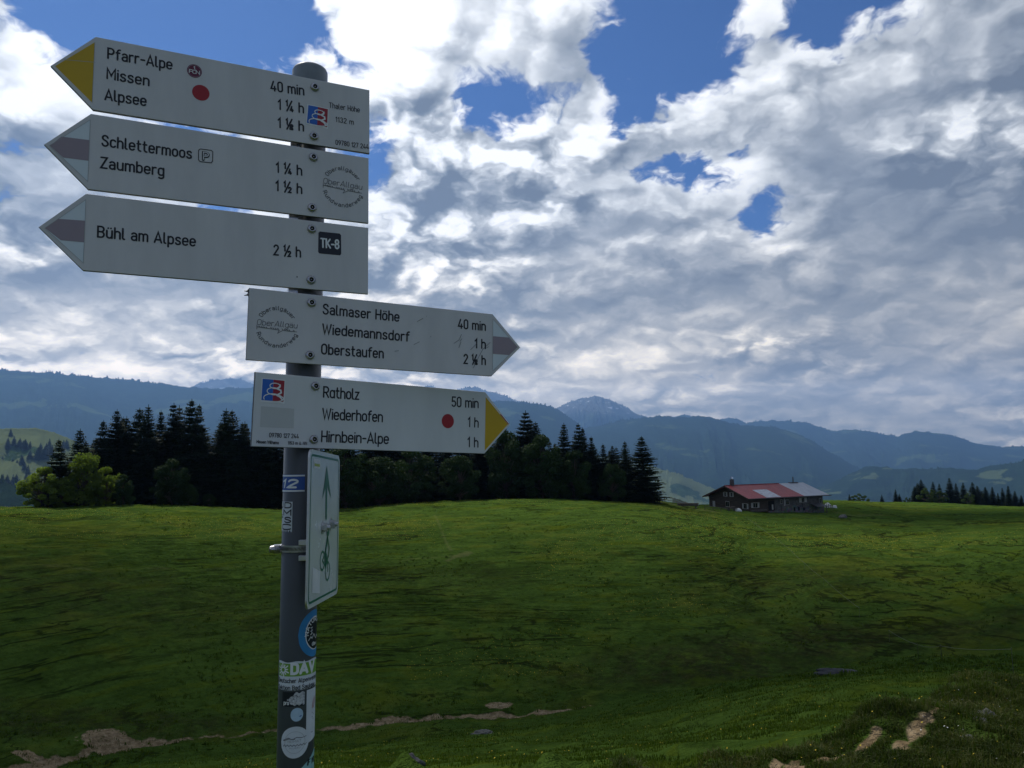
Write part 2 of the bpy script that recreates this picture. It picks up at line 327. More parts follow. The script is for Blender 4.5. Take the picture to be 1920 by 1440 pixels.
def build_meadow():
    az = np.concatenate([np.linspace(-math.pi, R(-40), 90)[:-1], np.linspace(R(-40), R(40), 900), np.linspace(R(40), math.pi, 90)[1:]])
    rr = np.concatenate([np.linspace(.05, 3.0, 24)[:-1], np.geomspace(3.0, 12, 230)[:-1], np.geomspace(12, 165, 760)[:-1], np.geomspace(165, 470, 120), np.array([520, 600, 700])])
    A, RR = np.meshgrid(az, rr); X = np.sin(A) * RR; Y = np.cos(A) * RR
    Z = terrain(X, Y)
    me = np_mesh('meadow', np.stack([X, Y, Z], -1).reshape(-1, 3), grid_faces(len(rr), len(az))[:, ::-1], smooth=True)
    # bare earth: the gully floor and its scars, the two worn tracks on the plateau edge, the trampled yard round the farmhouse
    q = RR - (np.interp(A, _ga, _gr) + 1.6 * fbm(X / 7, Y / 7, 3, 41))
    wid = np.interp(A, [azel(a, 1350)[0] for a in (-100, 60, 120, 230, 330, 500, 640, 730, 790, 870, 950, 1060, 1150)], [.4, .55, .46, .40, .27, .23, .26, .36, .29, .32, .36, .26, .06])
    nz = fbm(X / 2.2, Y / 2.2, 4, 71, .6); dirt = sst(wid * (.95 + 1.3 * nz) - np.abs(q - 1.0 - .5 * fbm(X / 1.1, Y / 1.1, 3, 73)), -.12, .3)
    for px_, py_, rx, ry in ((205, 1386, 1.7, 1.6), (75, 1428, 1.4, .5), (720, 1352, .8, .7), (930, 1322, 1.1, .5)):
        p_ = on_ground(px_, py_, 30); t = np.hypot((X - p_.x) / rx, (Y - p_.y) / ry)
        dirt = np.maximum(dirt, sst(1.0 + .55 * fbm(X / .9, Y / .9, 4, 75, .6) - t, 0, .22))
    for a0, a1, w_ in (((1490, 1440), (1645, 1372), .055), ((1690, 1400), (1738, 1345), .06), ((1450, 1440), (1490, 1432), .04), ((1740, 1345), (1800, 1320), .02)):
        p0, p1 = on_ground(*a0, 3.5, 12), on_ground(*a1, 3.5, 12); dx_, dy_ = p1.x - p0.x, p1.y - p0.y; L2 = dx_ ** 2 + dy_ ** 2
        t = np.clip(((X - p0.x) * dx_ + (Y - p0.y) * dy_) / L2, 0, 1); dd = np.hypot(X - p0.x - t * dx_, Y - p0.y - t * dy_)
        dirt = np.maximum(dirt, sst(w_ * (1 + .9 * fbm(X * 4, Y * 4, 3, 78, .6)) - dd, -.03, .05))
    heath = np.zeros_like(X)
    for px_, py_, rx, ry, s_ in ((1330, 1240, 9, 7, 1.0), (1500, 1210, 12, 6, .9), (1150, 1260, 7, 4, .7), (1380, 1120, 9, 14, .35), (100, 1350, 8, 4, .9), (330, 1355, 7, 3, .8), (850, 1080, 14, 6, .4), (200, 1110, 26, 9, .5), (1800, 1190, 16, 5, .7), (1500, 1090, 14, 7, .55)):
        p_ = on_ground(px_, py_, 20); t = np.hypot((X - p_.x) / rx, (Y - p_.y) / ry)
        heath = np.maximum(heath, s_ * sst(1.15 + .5 * fbm(X / 3.5, Y / 3.5, 4, 81, .6) - t, 0, .8))
    heath = np.maximum(heath, .9 * sst(gd_band(A, q), 0, 1) * (fbm(X / 2, Y / 2, 3, 84) > -.3))
    er = np.interp(A, _ea, _er); edge = sst(RR, er - 3.0, er - .8) * (1 - sst(RR, er + .6, er + 2.2)) * (A > .1) * (A < 1.2)
    heath = np.maximum(heath, edge * sst(fbm(X * 1.3, Y * 1.3, 4, 87, .6), -.35, .25))
    track = np.zeros_like(X)
    def line(pts, w_, s_, base=60):
        nonlocal track
        P_ = [on_ground(a, b, base) for a, b in pts]
        for p0, p1 in zip(P_, P_[1:]):
            dx_, dy_ = p1.x - p0.x, p1.y - p0.y; L2 = dx_ ** 2 + dy_ ** 2 + 1e-9
            t = np.clip(((X - p0.x) * dx_ + (Y - p0.y) * dy_) / L2, 0, 1); dd = np.hypot(X - p0.x - t * dx_, Y - p0.y - t * dy_)
            track = np.maximum(track, s_ * sst(w_ * (1 + .8 * fbm(X / 1.5, Y / 1.5, 3, 91)) - dd, -.1, .25))
    line([(0, 1062), (160, 1068), (300, 1065), (430, 1063), (640, 1056), (760, 1050), (850, 1043)], .22, .55)
    line([(815, 965), (830, 1000), (845, 1032)], .2, .6)
    line([(840, 1050), (862, 1042), (880, 1036)], .55, 1.0)
    line([(1230, 940), (1290, 951), (1330, 958)], 1.6, .8, 100)
    line([(1560, 958), (1600, 968), (1660, 966)], 1.3, .5, 100)
    for nm, d_ in (('dirt', dirt), ('heath', heath), ('track', track)): attr(me, nm, d_)
    return me
def gd_band(A, q): return np.exp(-((q + 1.2) / 1.9) ** 2) * np.interp(A, _ga, _gd) * 1.2 - .15
def grass_mat(q, b):
    co = q.n('ShaderNodeTexCoord').outputs['Object']
    at = lambda n: q.n('ShaderNodeAttribute', attribute_name=n).outputs['Fac']
    big = q.noise(co, .035, 3, .5); mid = q.noise(co, .28, 5, .6); fine = q.noise(co, 2.2, 6, .7); tiny = q.noise(q.vm('MULTIPLY', co, (1, 1, 1)), 11.0, 4, .7)
    base = q.ramp(q.m('ADD', q.m('MULTIPLY', fine, .55), q.m('MULTIPLY', mid, .45)), [(.30, (.031, .058, .009)), (.45, (.054, .096, .016)), (.58, (.074, .126, .021)), (.72, (.100, .152, .029))])
    yel = q.ss(q.m('ADD', big, q.m('MULTIPLY', q.m('SUBTRACT', mid, .5), .8)), .50, .72)
    base = q.mix(q.m('MULTIPLY', yel, .6), base, (.110, .128, .017, 1))
    dk = q.ss(q.noise(co, .16, 6, .62), .50, .66)
    base = q.mix(q.m('MULTIPLY', dk, .3), base, (.012, .024, .003, 1))
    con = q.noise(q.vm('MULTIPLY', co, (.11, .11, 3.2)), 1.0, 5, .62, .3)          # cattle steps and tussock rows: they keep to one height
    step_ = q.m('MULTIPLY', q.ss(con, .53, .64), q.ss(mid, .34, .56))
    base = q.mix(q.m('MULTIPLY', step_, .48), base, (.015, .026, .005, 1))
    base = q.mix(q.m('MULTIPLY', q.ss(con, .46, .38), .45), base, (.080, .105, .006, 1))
    con2 = q.noise(q.vm('MULTIPLY', co, (.045, .045, 1.5)), 1.0, 4, .55, .2)
    trail = q.m('MULTIPLY', q.ss(q.m('ABSOLUTE', q.m('SUBTRACT', con2, .5)), .022, .004), q.ss(q.noise(co, .05, 3, .5), .40, .55))
    base = q.mix(q.m('MULTIPLY', trail, .8), base, (.012, .017, .005, 1))
    tus = q.ss(q.noise(q.vm('MULTIPLY', co, (1, 1, 2.2)), 1.15, 4, .68), .52, .66)
    base = q.mix(q.m('MULTIPLY', tus, .42), base, (.016, .030, .005, 1))
    hs = q.m('MULTIPLY', at('heath'), q.ss(q.noise(co, .9, 6, .7), .30, .62))
    base = q.mix(q.m('MULTIPLY', hs, .85), base, q.ramp(fine, [(.3, (.014, .018, .008)), (.55, (.036, .036, .014)), (.75, (.075, .066, .030))]))
    base = q.mix(q.m('MULTIPLY', at('track'), q.ss(fine, .3, .6, .3, .8)), base, (.13, .14, .05, 1))
    earth = q.ramp(q.noise(co, 3.5, 6, .7), [(.28, (.10, .070, .034)), (.5, (.28, .205, .115)), (.72, (.44, .34, .215))])
    base = q.mix(q.ss(q.m('ADD', at('dirt'), q.m('ADD', q.m('MULTIPLY', q.m('SUBTRACT', tiny, .5), .7), q.m('MULTIPLY', q.m('SUBTRACT', fine, .5), .8))), .30, .75), base, earth)
    q.put(b.inputs['Base Color'], base); b.inputs['Roughness'].default_value = 1; b.inputs['Specular IOR Level'].default_value = 0
    hgt = q.m('ADD', q.m('ADD', q.m('MULTIPLY', fine, .26), q.m('MULTIPLY', tiny, .06)), q.m('SUBTRACT', q.m('MULTIPLY', q.noise(co, .8, 4, .6), .4), q.m('MULTIPLY', con, .55)))
    bp = q.n('ShaderNodeBump'); bp.inputs['Distance'].default_value = 1.0; bp.inputs['Strength'].default_value = 1.0
    q.put(bp.inputs['Height'], hgt); q.put(b.inputs['Normal'], bp.outputs[0])
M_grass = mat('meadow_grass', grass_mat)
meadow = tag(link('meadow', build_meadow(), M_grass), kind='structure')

# ------------------------------------------------------------------ valley and mountains
def forest_mat(name, open_=.5, snow=False, green=(.014, .028, .014), patch_scale=.0011, lawn=(.055, .085, .032)):
    def f(q, b):
        co = q.n('ShaderNodeTexCoord').outputs['Object']
        big = q.noise(co, patch_scale, 5, .55, .4); mid = q.noise(co, .008, 5, .65); fine = q.noise(co, .06, 4, .7)
        wood = q.ramp(q.m('ADD', q.m('MULTIPLY', mid, .5), q.m('MULTIPLY', fine, .5)), [(.3, tuple(c * .5 for c in green)), (.5, green), (.7, tuple(c * 1.7 for c in green))])
        meadow_ = q.ramp(mid, [(.3, tuple(c * .75 for c in lawn)), (.7, lawn)])
        col = q.mix(q.ss(q.m('ADD', big, q.m('MULTIPLY', q.m('SUBTRACT', fine, .5), .10)), 1 - open_, 1 - open_ + .018), wood, meadow_)
        if snow:
            sp = q.n('ShaderNodeSeparateXYZ'); q.put(sp.inputs[0], co)
            lay = q.noise(q.vm('MULTIPLY', co, (.35, .35, 1.6)), .011, 4, .6)
            rock = q.ss(sp.outputs[2], 630.0, 950.0)
            col = q.mix(rock, col, q.ramp(mid, [(.3, (.07, .075, .07)), (.7, (.16, .165, .16))]))
            col = q.mix(q.m('MULTIPLY', q.m('MULTIPLY', q.ss(lay, .60, .64), q.ss(sp.outputs[2], 720.0, 950.0)), q.ss(q.noise(co, .02, 3, .5), .42, .5)), col, (.6, .62, .66, 1))
        q.put(b.inputs['Base Color'], col); b.inputs['Roughness'].default_value = 1; b.inputs['Specular IOR Level'].default_value = 0
        bp = q.n('ShaderNodeBump'); bp.inputs['Distance'].default_value = 14.0; bp.inputs['Strength'].default_value = .4
        q.put(bp.inputs['Height'], q.m('ADD', fine, q.m('MULTIPLY', mid, .6))); q.put(b.inputs['Normal'], bp.outputs[0])
    return mat(name, f)
def ridge(name, sky, D, Wd, foot, m, jag=14.0, spur=.35, seed=1, step=.00045, back=.14, rows=46, spw=2.2):
    """a mountain ridge D metres off: its crest follows the skyline, its face comes down towards the valley with spurs and gullies"""
    pa = [azel(*p) for p in sky]; xa = np.array([a for a, e in pa]); xe = np.array([e for a, e in pa])
    az = np.arange(xa[0], xa[-1], step); el = pchip(xa, xe, az)
    Dc = D * (1 + .05 * fbm(az * 9, az * 0, 3, seed + 5)); H = Dc * np.tan(el) / 1.0
    rg = np.random.default_rng(seed)
    tips = np.repeat(rg.uniform(-.3, 1, len(az) // 2 + 1) ** 2, 2)[:len(az)] * jag * 1.7 * (.55 + .45 * fbm(az * 40, az * 0, 2, seed + 9)) + .5 * jag * 1.7 * fbm(az * 160, az * 0, 3, seed + 11)
    t = np.concatenate([1 - (1 - np.linspace(0, 1, rows)) ** 1.5, 1 + np.linspace(0, 1, 7)[1:]])
    A, TT = np.meshgrid(az, t); Hc = H[None, :]; tb = np.clip(TT, 0, 1)
    RR = Dc[None, :] - Wd * (1 - TT); RR = np.where(TT > 1, Dc[None, :] + (TT - 1) * Wd * back, RR)
    rise = np.maximum(Hc - foot, 1.0)
    wa = A + .05 * fbm(A * 14, TT * 3, 2, seed + 2) + .03 * TT; ns = 1 - np.abs(fbm(wa * spw * 9, TT * 2.6, 4, seed, .55)) * 2.0; ns2 = fbm(wa * spw * 28, TT * 12, 4, seed + 3, .6)
    Z = foot + rise * (tb ** 1.10) + rise * spur * (ns - .55) * np.sin(np.pi * tb) ** .8 * .45 + rise * spur * .16 * ns2 * np.sin(np.pi * np.clip(tb, 0, 1)) ** .5
    lim = np.tan(np.arctan2(Hc, Dc[None, :])) * RR - 4.0 * (1 - tb)          # the face never rises above the line of the crest
    Z = np.where(TT < 1, np.minimum(Z, lim), Z); Z = np.where(TT > 1, Hc - (TT - 1) * rise * .8, Z)
    Z = Z + np.where(np.abs(TT - 1) < 1e-6, tips[None, :], 0) + np.where((TT > .97) & (TT < 1), tips[None, :] * .25, 0)
    me = np_mesh(name, np.stack([np.sin(A) * RR, np.cos(A) * RR, Z], -1).reshape(-1, 3), grid_faces(len(t), len(az))[:, ::-1], smooth=True)
    return tag(link(name, me, m), kind='structure')
M_for = forest_mat('wooded_slope', .41); M_for2 = forest_mat('wooded_slope_far', .40); M_snow = forest_mat('rocky_summit', .45, True, patch_scale=.0012)
M_past = forest_mat('pasture_slope', .58, patch_scale=.0042, green=(.03, .055, .02), lawn=(.115, .145, .065)); M_low = forest_mat('valley_slope', .42, patch_scale=.0032, lawn=(.075, .105, .045))  # pasture lawn lightened in colour to stand for brighter sun and haze
ridge('hills', [(-1500,760),(-700,705),(-300,690),(0,694),(60,697),(120,702),(200,709),(300,719),(370,726.5),(420,728),(476,727),(600,735),(800,746),(900,751),(955,753),(1010,758),(1040,766),(1075,788),(1120,830),(1180,890),(1240,960)], 9880, 5700, -570, M_for, 22, .11, 11)
ridge('hills', [(760,900),(900,850),(1000,815),(1060,806),(1110,800),(1150,792),(1200,784),(1240,780.5),(1280,782),(1320,781.5),(1350,788),(1385,797),(1440,800),(1480,808),(1520,826),(1560,850),(1600,872),(1660,905),(1740,960)], 10640, 6270, -600, M_for, 22, .10, 23)
ridge('mountain', [(880,850),(960,815),(1030,775),(1050,762),(1080,750),(1100,745.5),(1117,743),(1135,747),(1155,755),(1175,765),(1195,776),(1230,788),(1300,830),(1400,900)], 15770, 5700, -600, M_snow, 34, .5, 37, spw=3)
ridge('mountain', [(300,760),(340,735),(365,723),(390,714),(430,710),(455,713),(480,722),(520,738),(580,770)], 15200, 4560, -450, M_snow, 34, .4, 41, spw=3)
ridge('mountain', [(740,790),(780,745),(800,724),(812,725),(830,738),(850,735),(875,727),(895,729),(930,738),(955,746),(985,757),(1020,775),(1080,830)], 15200, 4560, -450, M_snow, 34, .45, 43, spw=3)
ridge('mountain', [(1200,850),(1255,790),(1275,779.5),(1290,778.5),(1305,785),(1340,795),(1352,786),(1370,784.5),(1388,788),(1400,795),(1450,830),(1560,900)], 17100, 4940, -450, M_for2, 26, .4, 47, spw=3)
ridge('hills', [(1340,840),(1380,805),(1415,791),(1445,789),(1480,790),(1510,793),(1540,801),(1562,809),(1580,806),(1612,807),(1640,810.5),(1665,817),(1682,818),(1700,812),(1722,809),(1745,811),(1775,816),(1800,821),(1830,831),(1860,835),(1885,839),(1920,838),(2000,846),(2200,865),(2600,880),(3400,880)], 16340, 6840, -600, M_for2, 30, .2, 53)
ridge('hills', [(1400,960),(1480,930),(1560,905),(1600,886),(1635,874),(1660,876),(1690,880),(1760,879),(1830,880),(1860,873),(1900,868),(1960,862),(2100,858),(2400,868),(3200,870)], 6840, 2850, -570, M_low, 12, .25, 59, rows=34)
ridge('hills', [(1060,850),(1120,855),(1170,862),(1205,870),(1240,880),(1290,896),(1340,918),(1400,938),(1480,955),(1600,965)], 5130, 1710, -495, M_past, 9, .22, 61, rows=30)
L1 = ridge('hills', [(-700,850),(-250,815),(-60,806),(0,804),(60,803),(105,813),(150,832),(200,852),(280,890),(360,935),(460,980)], 2185, 1178, -315, M_past, 1.5, .22, 67, step=.0008, rows=40)
ridge('hills', [(-800,930),(-300,915),(-60,906),(10,905),(60,922),(110,935),(170,955),(260,990)], 1520, 456, -225, M_for, 9, .2, 71, step=.0009, rows=24)
def valley():
    az = np.linspace(-math.pi, math.pi, 361); rr = np.array([620, 760, 1000, 1400, 2000, 3000, 4500, 7000, 11000, 18000.])
    A, RR = np.meshgrid(az, rr); zz = np.interp(RR, [620, 760, 1000, 1400, 2000, 3000, 25000], [-95, -140, -215, -320, -430, -520, -620]) + 25 * fbm(A * 12, np.log(RR) * 5, 3, 5)
    me = np_mesh('valley', np.stack([np.sin(A) * RR, np.cos(A) * RR, zz], -1).reshape(-1, 3), grid_faces(len(rr), len(az))[:, ::-1], smooth=True)
    return tag(link('valley', me, M_low), kind='structure')
valley()

# ------------------------------------------------------------------ lettering: a round-ended single-stroke alphabet like the engraved road-sign letters
B_, T_, X_, D_ = .07, .93, .66, -.20      # stroke centre lines: baseline, cap height, x-height, descender (cap height = 1)
def arc(cx, cy, rx, ry, a0, a1, n=9):
    return [(cx + rx * math.cos(R(a0 + (a1 - a0) * i / n)), cy + ry * math.sin(R(a0 + (a1 - a0) * i / n))) for i in range(n + 1)]
def stad(x0, y0, x1, y1, ry=None):
    r = (x1 - x0) / 2; ry = ry or r; cx = (x0 + x1) / 2
    p = arc(cx, y1 - ry, r, ry, 0, 180) + arc(cx, y0 + ry, r, ry, 180, 360); return p + [p[0]]
def cat(pts, n=5):
    o = []; p = [pts[0]] + list(pts) + [pts[-1]]
    for i in range(1, len(p) - 2):
        for k in range(n):
            t = k / n; q = []
            for c in (0, 1):
                a, b, cc, d = p[i-1][c], p[i][c], p[i+1][c], p[i+2][c]
                q.append(.5 * (2*b + (cc - a) * t + (2*a - 5*b + 4*cc - d) * t*t + (3*b - a - 3*cc + d) * t**3))
            o.append(tuple(q))
    return o + [pts[-1]]
def _glyphs():
    G = {}; w = .38; h = w / 2
    dots = [[(.09, .86), (.091, .86)], [(.29, .86), (.291, .86)]]
    G['o'] = (w, [stad(0, B_, w, X_)])
    G['a'] = (.36, [[(.02, .58)] + arc(.18, .48, .18, .18, 145, 0)[0:] + [(.36, B_)], [(.36, .40), (.17, .40)] + arc(.165, .235, .165, .165, 90, 270) + [(.22, .07), (.36, .15)]])
    G['ɑ'] = (w, [stad(0, B_, w, X_), [(w, X_), (w, B_)]])
    G['e'] = (w, [[(0, .37), (w, .37), (w, .47)] + arc(h, .47, h, .19, 0, 180) + [(0, .26)] + arc(h, .26, h, .19, 180, 325)])
    G['s'] = (.35, [cat([(.33, .57), (.26, .645), (.15, .655), (.04, .60), (.03, .48), (.12, .39), (.25, .345), (.335, .26), (.32, .13), (.19, .07), (.07, .085), (.0, .17)])])
    G['c'] = (.34, [arc(h, .47, h, .19, 30, 180) + [(0, .26)] + arc(h, .26, h, .19, 180, 330)])
    G['d'] = (w, [stad(0, B_, w, X_), [(w, T_), (w, B_)]]); G['b'] = (w, [stad(0, B_, w, X_), [(0, T_), (0, B_)]])
    G['p'] = (w, [stad(0, B_, w, X_), [(0, X_), (0, D_)]])
    G['g'] = (w, [stad(0, B_, w, X_), [(w, X_), (w, -.04)] + arc(h, -.04, h, .16, 0, -140)])
    G['h'] = (w, [[(0, T_), (0, B_)], [(0, .45)] + arc(h, .47, h, .19, 180, 0) + [(w, B_)]])
    G['n'] = (w, [[(0, X_), (0, B_)], [(0, .45)] + arc(h, .47, h, .19, 180, 0) + [(w, B_)]])
    G['m'] = (.62, [[(0, X_), (0, B_)], [(0, .48)] + arc(.155, .505, .155, .155, 180, 0) + [(.31, B_)], [(.31, .48)] + arc(.465, .505, .155, .155, 180, 0) + [(.62, B_)]])
    G['r'] = (.25, [[(0, X_), (0, B_)], [(0, .44)] + arc(.19, .47, .19, .19, 180, 70)])
    G['u'] = (w, [[(0, X_), (0, .26)] + arc(h, .26, h, .19, 180, 360) + [(w, X_)], [(w, .3), (w, B_)]])
    G['f'] = (.27, [[(.09, B_), (.09, .75)] + arc(.27, .75, .18, .18, 180, 85), [(0, X_), (.25, X_)]])
    G['t'] = (.27, [[(.09, .90), (.09, .24)] + arc(.26, .24, .17, .17, 180, 275), [(0, X_), (.25, X_)]])
    G['l'] = (.12, [[(.0, T_), (.0, .19)] + arc(.12, .19, .12, .12, 180, 270)])
    G['i'] = (.0, [[(0, X_), (0, B_)], [(0, .88), (.001, .88)]])
    G['z'] = (.32, [[(0, X_), (.32, X_), (0, B_), (.32, B_)]])
    G['w'] = (.58, [[(0, X_), (.15, B_), (.29, X_ - .06), (.43, B_), (.58, X_)]]); G['v'] = (.38, [[(0, X_), (.19, B_), (.38, X_)]])
    G['k'] = (.34, [[(0, T_), (0, B_)], [(.32, X_), (0, .28)], [(.10, .37), (.34, B_)]])
    G['ä'] = (.36, G['a'][1] + [[(.08, .86), (.081, .86)], [(.28, .86), (.281, .86)]]); G['ö'] = (w, G['o'][1] + dots); G['ü'] = (w, G['u'][1] + dots)
    C = .44
    G['A'] = (.52, [[(0, B_), (.26, T_), (.52, B_)], [(.08, .30), (.44, .30)]])
    G['B'] = (C, [[(0, B_), (0, T_), (.23, T_)] + arc(.23, .72, .19, .21, 90, -90) + [(0, .51)], [(.23, .51)] + arc(.23, .29, .21, .22, 90, -90) + [(0, B_)]])
    G['D'] = (C, [[(0, B_), (0, T_), (.20, T_)] + arc(.20, .69, .24, .24, 90, 0) + arc(.20, .31, .24, .24, 0, -90) + [(0, B_)]])
    G['E'] = (.38, [[(.38, T_), (0, T_), (0, B_), (.38, B_)], [(0, .51), (.32, .51)]]); G['F'] = (.38, [[(.38, T_), (0, T_), (0, B_)], [(0, .49), (.32, .49)]])
    G['G'] = (C, [arc(.21, .70, .21, .23, 25, 180) + [(0, .30)] + arc(.21, .30, .21, .23, 180, 360) + [(.42, .46), (.25, .46)]])
    G['H'] = (C, [[(0, B_), (0, T_)], [(C, B_), (C, T_)], [(0, .5), (C, .5)]]); G['I'] = (0, [[(0, B_), (0, T_)]])
    G['K'] = (C, [[(0, B_), (0, T_)], [(.42, T_), (0, .38)], [(.13, .52), (.44, B_)]]); G['L'] = (.36, [[(0, T_), (0, B_), (.36, B_)]])
    G['M'] = (.56, [[(0, B_), (0, T_), (.28, .35), (.56, T_), (.56, B_)]]); G['N'] = (C, [[(0, B_), (0, T_), (C, B_), (C, T_)]])
    G['O'] = (C, [stad(0, B_, C, T_, .24)]); G['C'] = (.40, [arc(.21, .70, .21, .23, 25, 180) + [(0, .30)] + arc(.21, .30, .21, .23, 180, 335)])
    G['P'] = (C, [[(0, B_), (0, T_), (.22, T_)] + arc(.22, .695, .22, .235, 90, -90) + [(0, .46)]])
    G['R'] = (C, [[(0, B_), (0, T_), (.22, T_)] + arc(.22, .70, .21, .23, 90, -90) + [(0, .47)], [(.20, .47), (.44, B_)]])
    G['S'] = (.42, [cat([(.40, .76), (.34, .88), (.21, .93), (.08, .885), (.02, .76), (.06, .63), (.20, .54), (.34, .45), (.42, .30), (.37, .14), (.22, .07), (.07, .12), (0, .25)])])
    G['T'] = (.44, [[(0, T_), (.44, T_)], [(.22, T_), (.22, B_)]]); G['U'] = (C, [[(0, T_), (0, .30)] + arc(.22, .30, .22, .23, 180, 360) + [(C, T_)]])
    G['V'] = (.48, [[(0, T_), (.24, B_), (.48, T_)]]); G['W'] = (.70, [[(0, T_), (.18, B_), (.35, .85), (.52, B_), (.70, T_)]]); G['Y'] = (.46, [[(0, T_), (.23, .45), (.46, T_)], [(.23, .45), (.23, B_)]])
    G['Z'] = (.42, [[(0, T_), (.42, T_), (0, B_), (.42, B_)]]); G['Ü'] = (C, G['U'][1] + [[(.1, 1.12), (.101, 1.12)], [(.33, 1.12), (.331, 1.12)]])
    G['0'] = (.38, [stad(0, B_, .38, T_)]); G['1'] = (.16, [[(0, .74), (.16, T_), (.16, B_)]])
    G['2'] = (.38, [arc(.19, .72, .19, .21, 170, -25) + [(0, B_), (.38, B_)]])
    G['3'] = (.38, [arc(.18, .725, .17, .205, 150, -90) , [(.18, .52)] + arc(.18, .295, .20, .225, 90, -155)])
    G['4'] = (.42, [[(.22, T_), (0, .26), (.42, .26)], [(.31, .48), (.31, B_)]]); G['5'] = (.38, [[(.35, T_), (.04, T_), (.02, .52)] + arc(.18, .32, .20, .25, 120, -150)])
    G['7'] = (.38, [[(0, T_), (.38, T_), (.12, B_)]]); G['8'] = (.38, [stad(.02, .52, .36, T_, .2), stad(0, B_, .38, .52, .22)])
    G['9'] = (.38, [stad(0, .44, .38, T_, .24), [(.38, .70), (.37, .50), (.16, B_)]])
    G['-'] = (.26, [[(0, .43), (.26, .43)]]); G['.'] = (0, [[(0, .07), (.001, .07)]]); G[' '] = (.12, [])
    fr = lambda d, ox, oy, k: [[(ox + x * k, oy + y * k) for x, y in s] for s in G[d][1]]
    G['¼'] = (.62, fr('1', 0, .46, .55) + [[(.06, .02), (.50, .98)]] + fr('4', .38, .0, .52)); G['½'] = (.62, fr('1', 0, .46, .55) + [[(.06, .02), (.50, .98)]] + fr('2', .40, .0, .52))
    # the over-punched fraction: a half put over a quarter
    G['¾'] = (.60, fr('1', 0, .46, .55) + [[(.06, .02), (.50, .98)], [(.13, .40), (.45, .30)]] + fr('4', .34, .0, .52) + fr('2', .38, .02, .5))
    return G
GL = _glyphs()
def layout(s, gap=.20):
    """strokes of a string in cap-height units, and its width"""
    x = 0; out = []
    for i, ch in enumerate(s):
        wd, st = GL[ch]
        if ch == ' ': x += .34; continue
        out += [[(x + a, b) for a, b in q] for q in st]; x += wd + gap
    return out, x - gap
def ribbon(bm, pts, wd, fn, h, close=False):
    """a flat stroke of width wd along pts (u, v), placed on a surface by fn(u, v, height)"""
    p = [pts[0]]
    for q in pts[1:]:
        if math.hypot(q[0] - p[-1][0], q[1] - p[-1][1]) > 1e-7: p.append(q)
    if len(p) == 1: p.append((p[0][0] + 1e-6, p[0][1]))
    closed = math.hypot(p[0][0] - p[-1][0], p[0][1] - p[-1][1]) < 1e-6 and len(p) > 3
    if closed: p = p[:-1]
    n = len(p); L = []; Rr = []; hw = wd / 2
    for i in range(n):
        a = p[i - 1] if (i or closed) else None; b = p[(i + 1) % n] if (i < n - 1 or closed) else None
        d0 = None if a is None else Vector((p[i][0] - a[0], p[i][1] - a[1])).normalized(); d1 = None if b is None else Vector((b[0] - p[i][0], b[1] - p[i][1])).normalized()
        d0 = d0 or d1; d1 = d1 or d0
        nn = Vector((-d0.y - d1.y, d0.x + d1.x))
        if nn.length < 1e-4: nn = Vector((-d0.y, d0.x))
        nn.normalize(); k = hw / max(.42, nn.dot(Vector((-d0.y, d0.x))))
        L.append((p[i][0] + nn.x * k, p[i][1] + nn.y * k)); Rr.append((p[i][0] - nn.x * k, p[i][1] - nn.y * k))
    lv = [bm.verts.new(fn(u, v, h)) for u, v in L]; rv = [bm.verts.new(fn(u, v, h)) for u, v in Rr]
    for i in range(n if closed else n - 1):
        j = (i + 1) % n; bm.faces.new((rv[i], rv[j], lv[j], lv[i]))
    if not closed:
        for e, (c, o) in enumerate(((0, 1), (-1, -2))):
            d = Vector((p[c][0] - p[o][0], p[c][1] - p[o][1])).normalized(); a0 = math.atan2(d.y, d.x)
            mid = [bm.verts.new(fn(p[c][0] + hw * math.cos(a0 + t), p[c][1] + hw * math.sin(a0 + t), h)) for t in (-1.05, -.52, 0, .52, 1.05)]
            a_, b_ = (rv[c], lv[c])
            ring = [a_] + mid + [b_]
            f = bm.faces.new(ring)
def strokes_mesh(name, strokes, wd, fn, m, parent, h=.0004):
    bm = bmesh.new()
    for i, s in enumerate(strokes): ribbon(bm, s, wd, fn, h + .00004 * (i % 5))
    me = bpy.data.meshes.new(name); bm.to_mesh(me); bm.free()
    return link(name, me, m, parent)
def refine(pts, step):
    o = [pts[0]]
    for a, b in zip(pts, pts[1:]):
        n = max(1, int(math.hypot(b[0] - a[0], b[1] - a[1]) / step)); o += [(a[0] + (b[0] - a[0]) * i / n, a[1] + (b[1] - a[1]) * i / n) for i in range(1, n + 1)]
    return o
def text(name, s, a, b, cap, wd, fn, m, parent, h=.0004, gap=.20, slant=0.0, step=None):
    """string s from baseline point a to b (surface u, v), cap height and stroke width in metres"""
    st, w = layout(s, gap); L = math.hypot(b[0] - a[0], b[1] - a[1]); k = (L - wd) / max(w, .01)
    ux, uy = (b[0] - a[0]) / L, (b[1] - a[1]) / L; o = []
    for q in st:
        pts = [(a[0] + (wd / 2 + x * k + slant * y * cap) * ux - y * cap * uy, a[1] + (wd / 2 + x * k) * uy + y * cap * ux) for x, y in q]
        o.append(refine(pts, step) if step else pts)
    return strokes_mesh(name, o, wd, fn, m, parent, h)
def patch(name, pts, fn, m, parent, h):
    """a flat film: polygon (u, v) laid on a plane"""
    bm = bmesh.new(); bm.faces.new([bm.verts.new(fn(u, v, h)) for u, v in pts]); me = bpy.data.meshes.new(name); bm.to_mesh(me); bm.free()
    return link(name, me, m, parent)
def circ(cx, cy, rx, ry=None, n=40): return [(cx + rx * math.cos(2 * math.pi * i / n), cy + (ry or rx) * math.sin(2 * math.pi * i / n)) for i in range(n)]

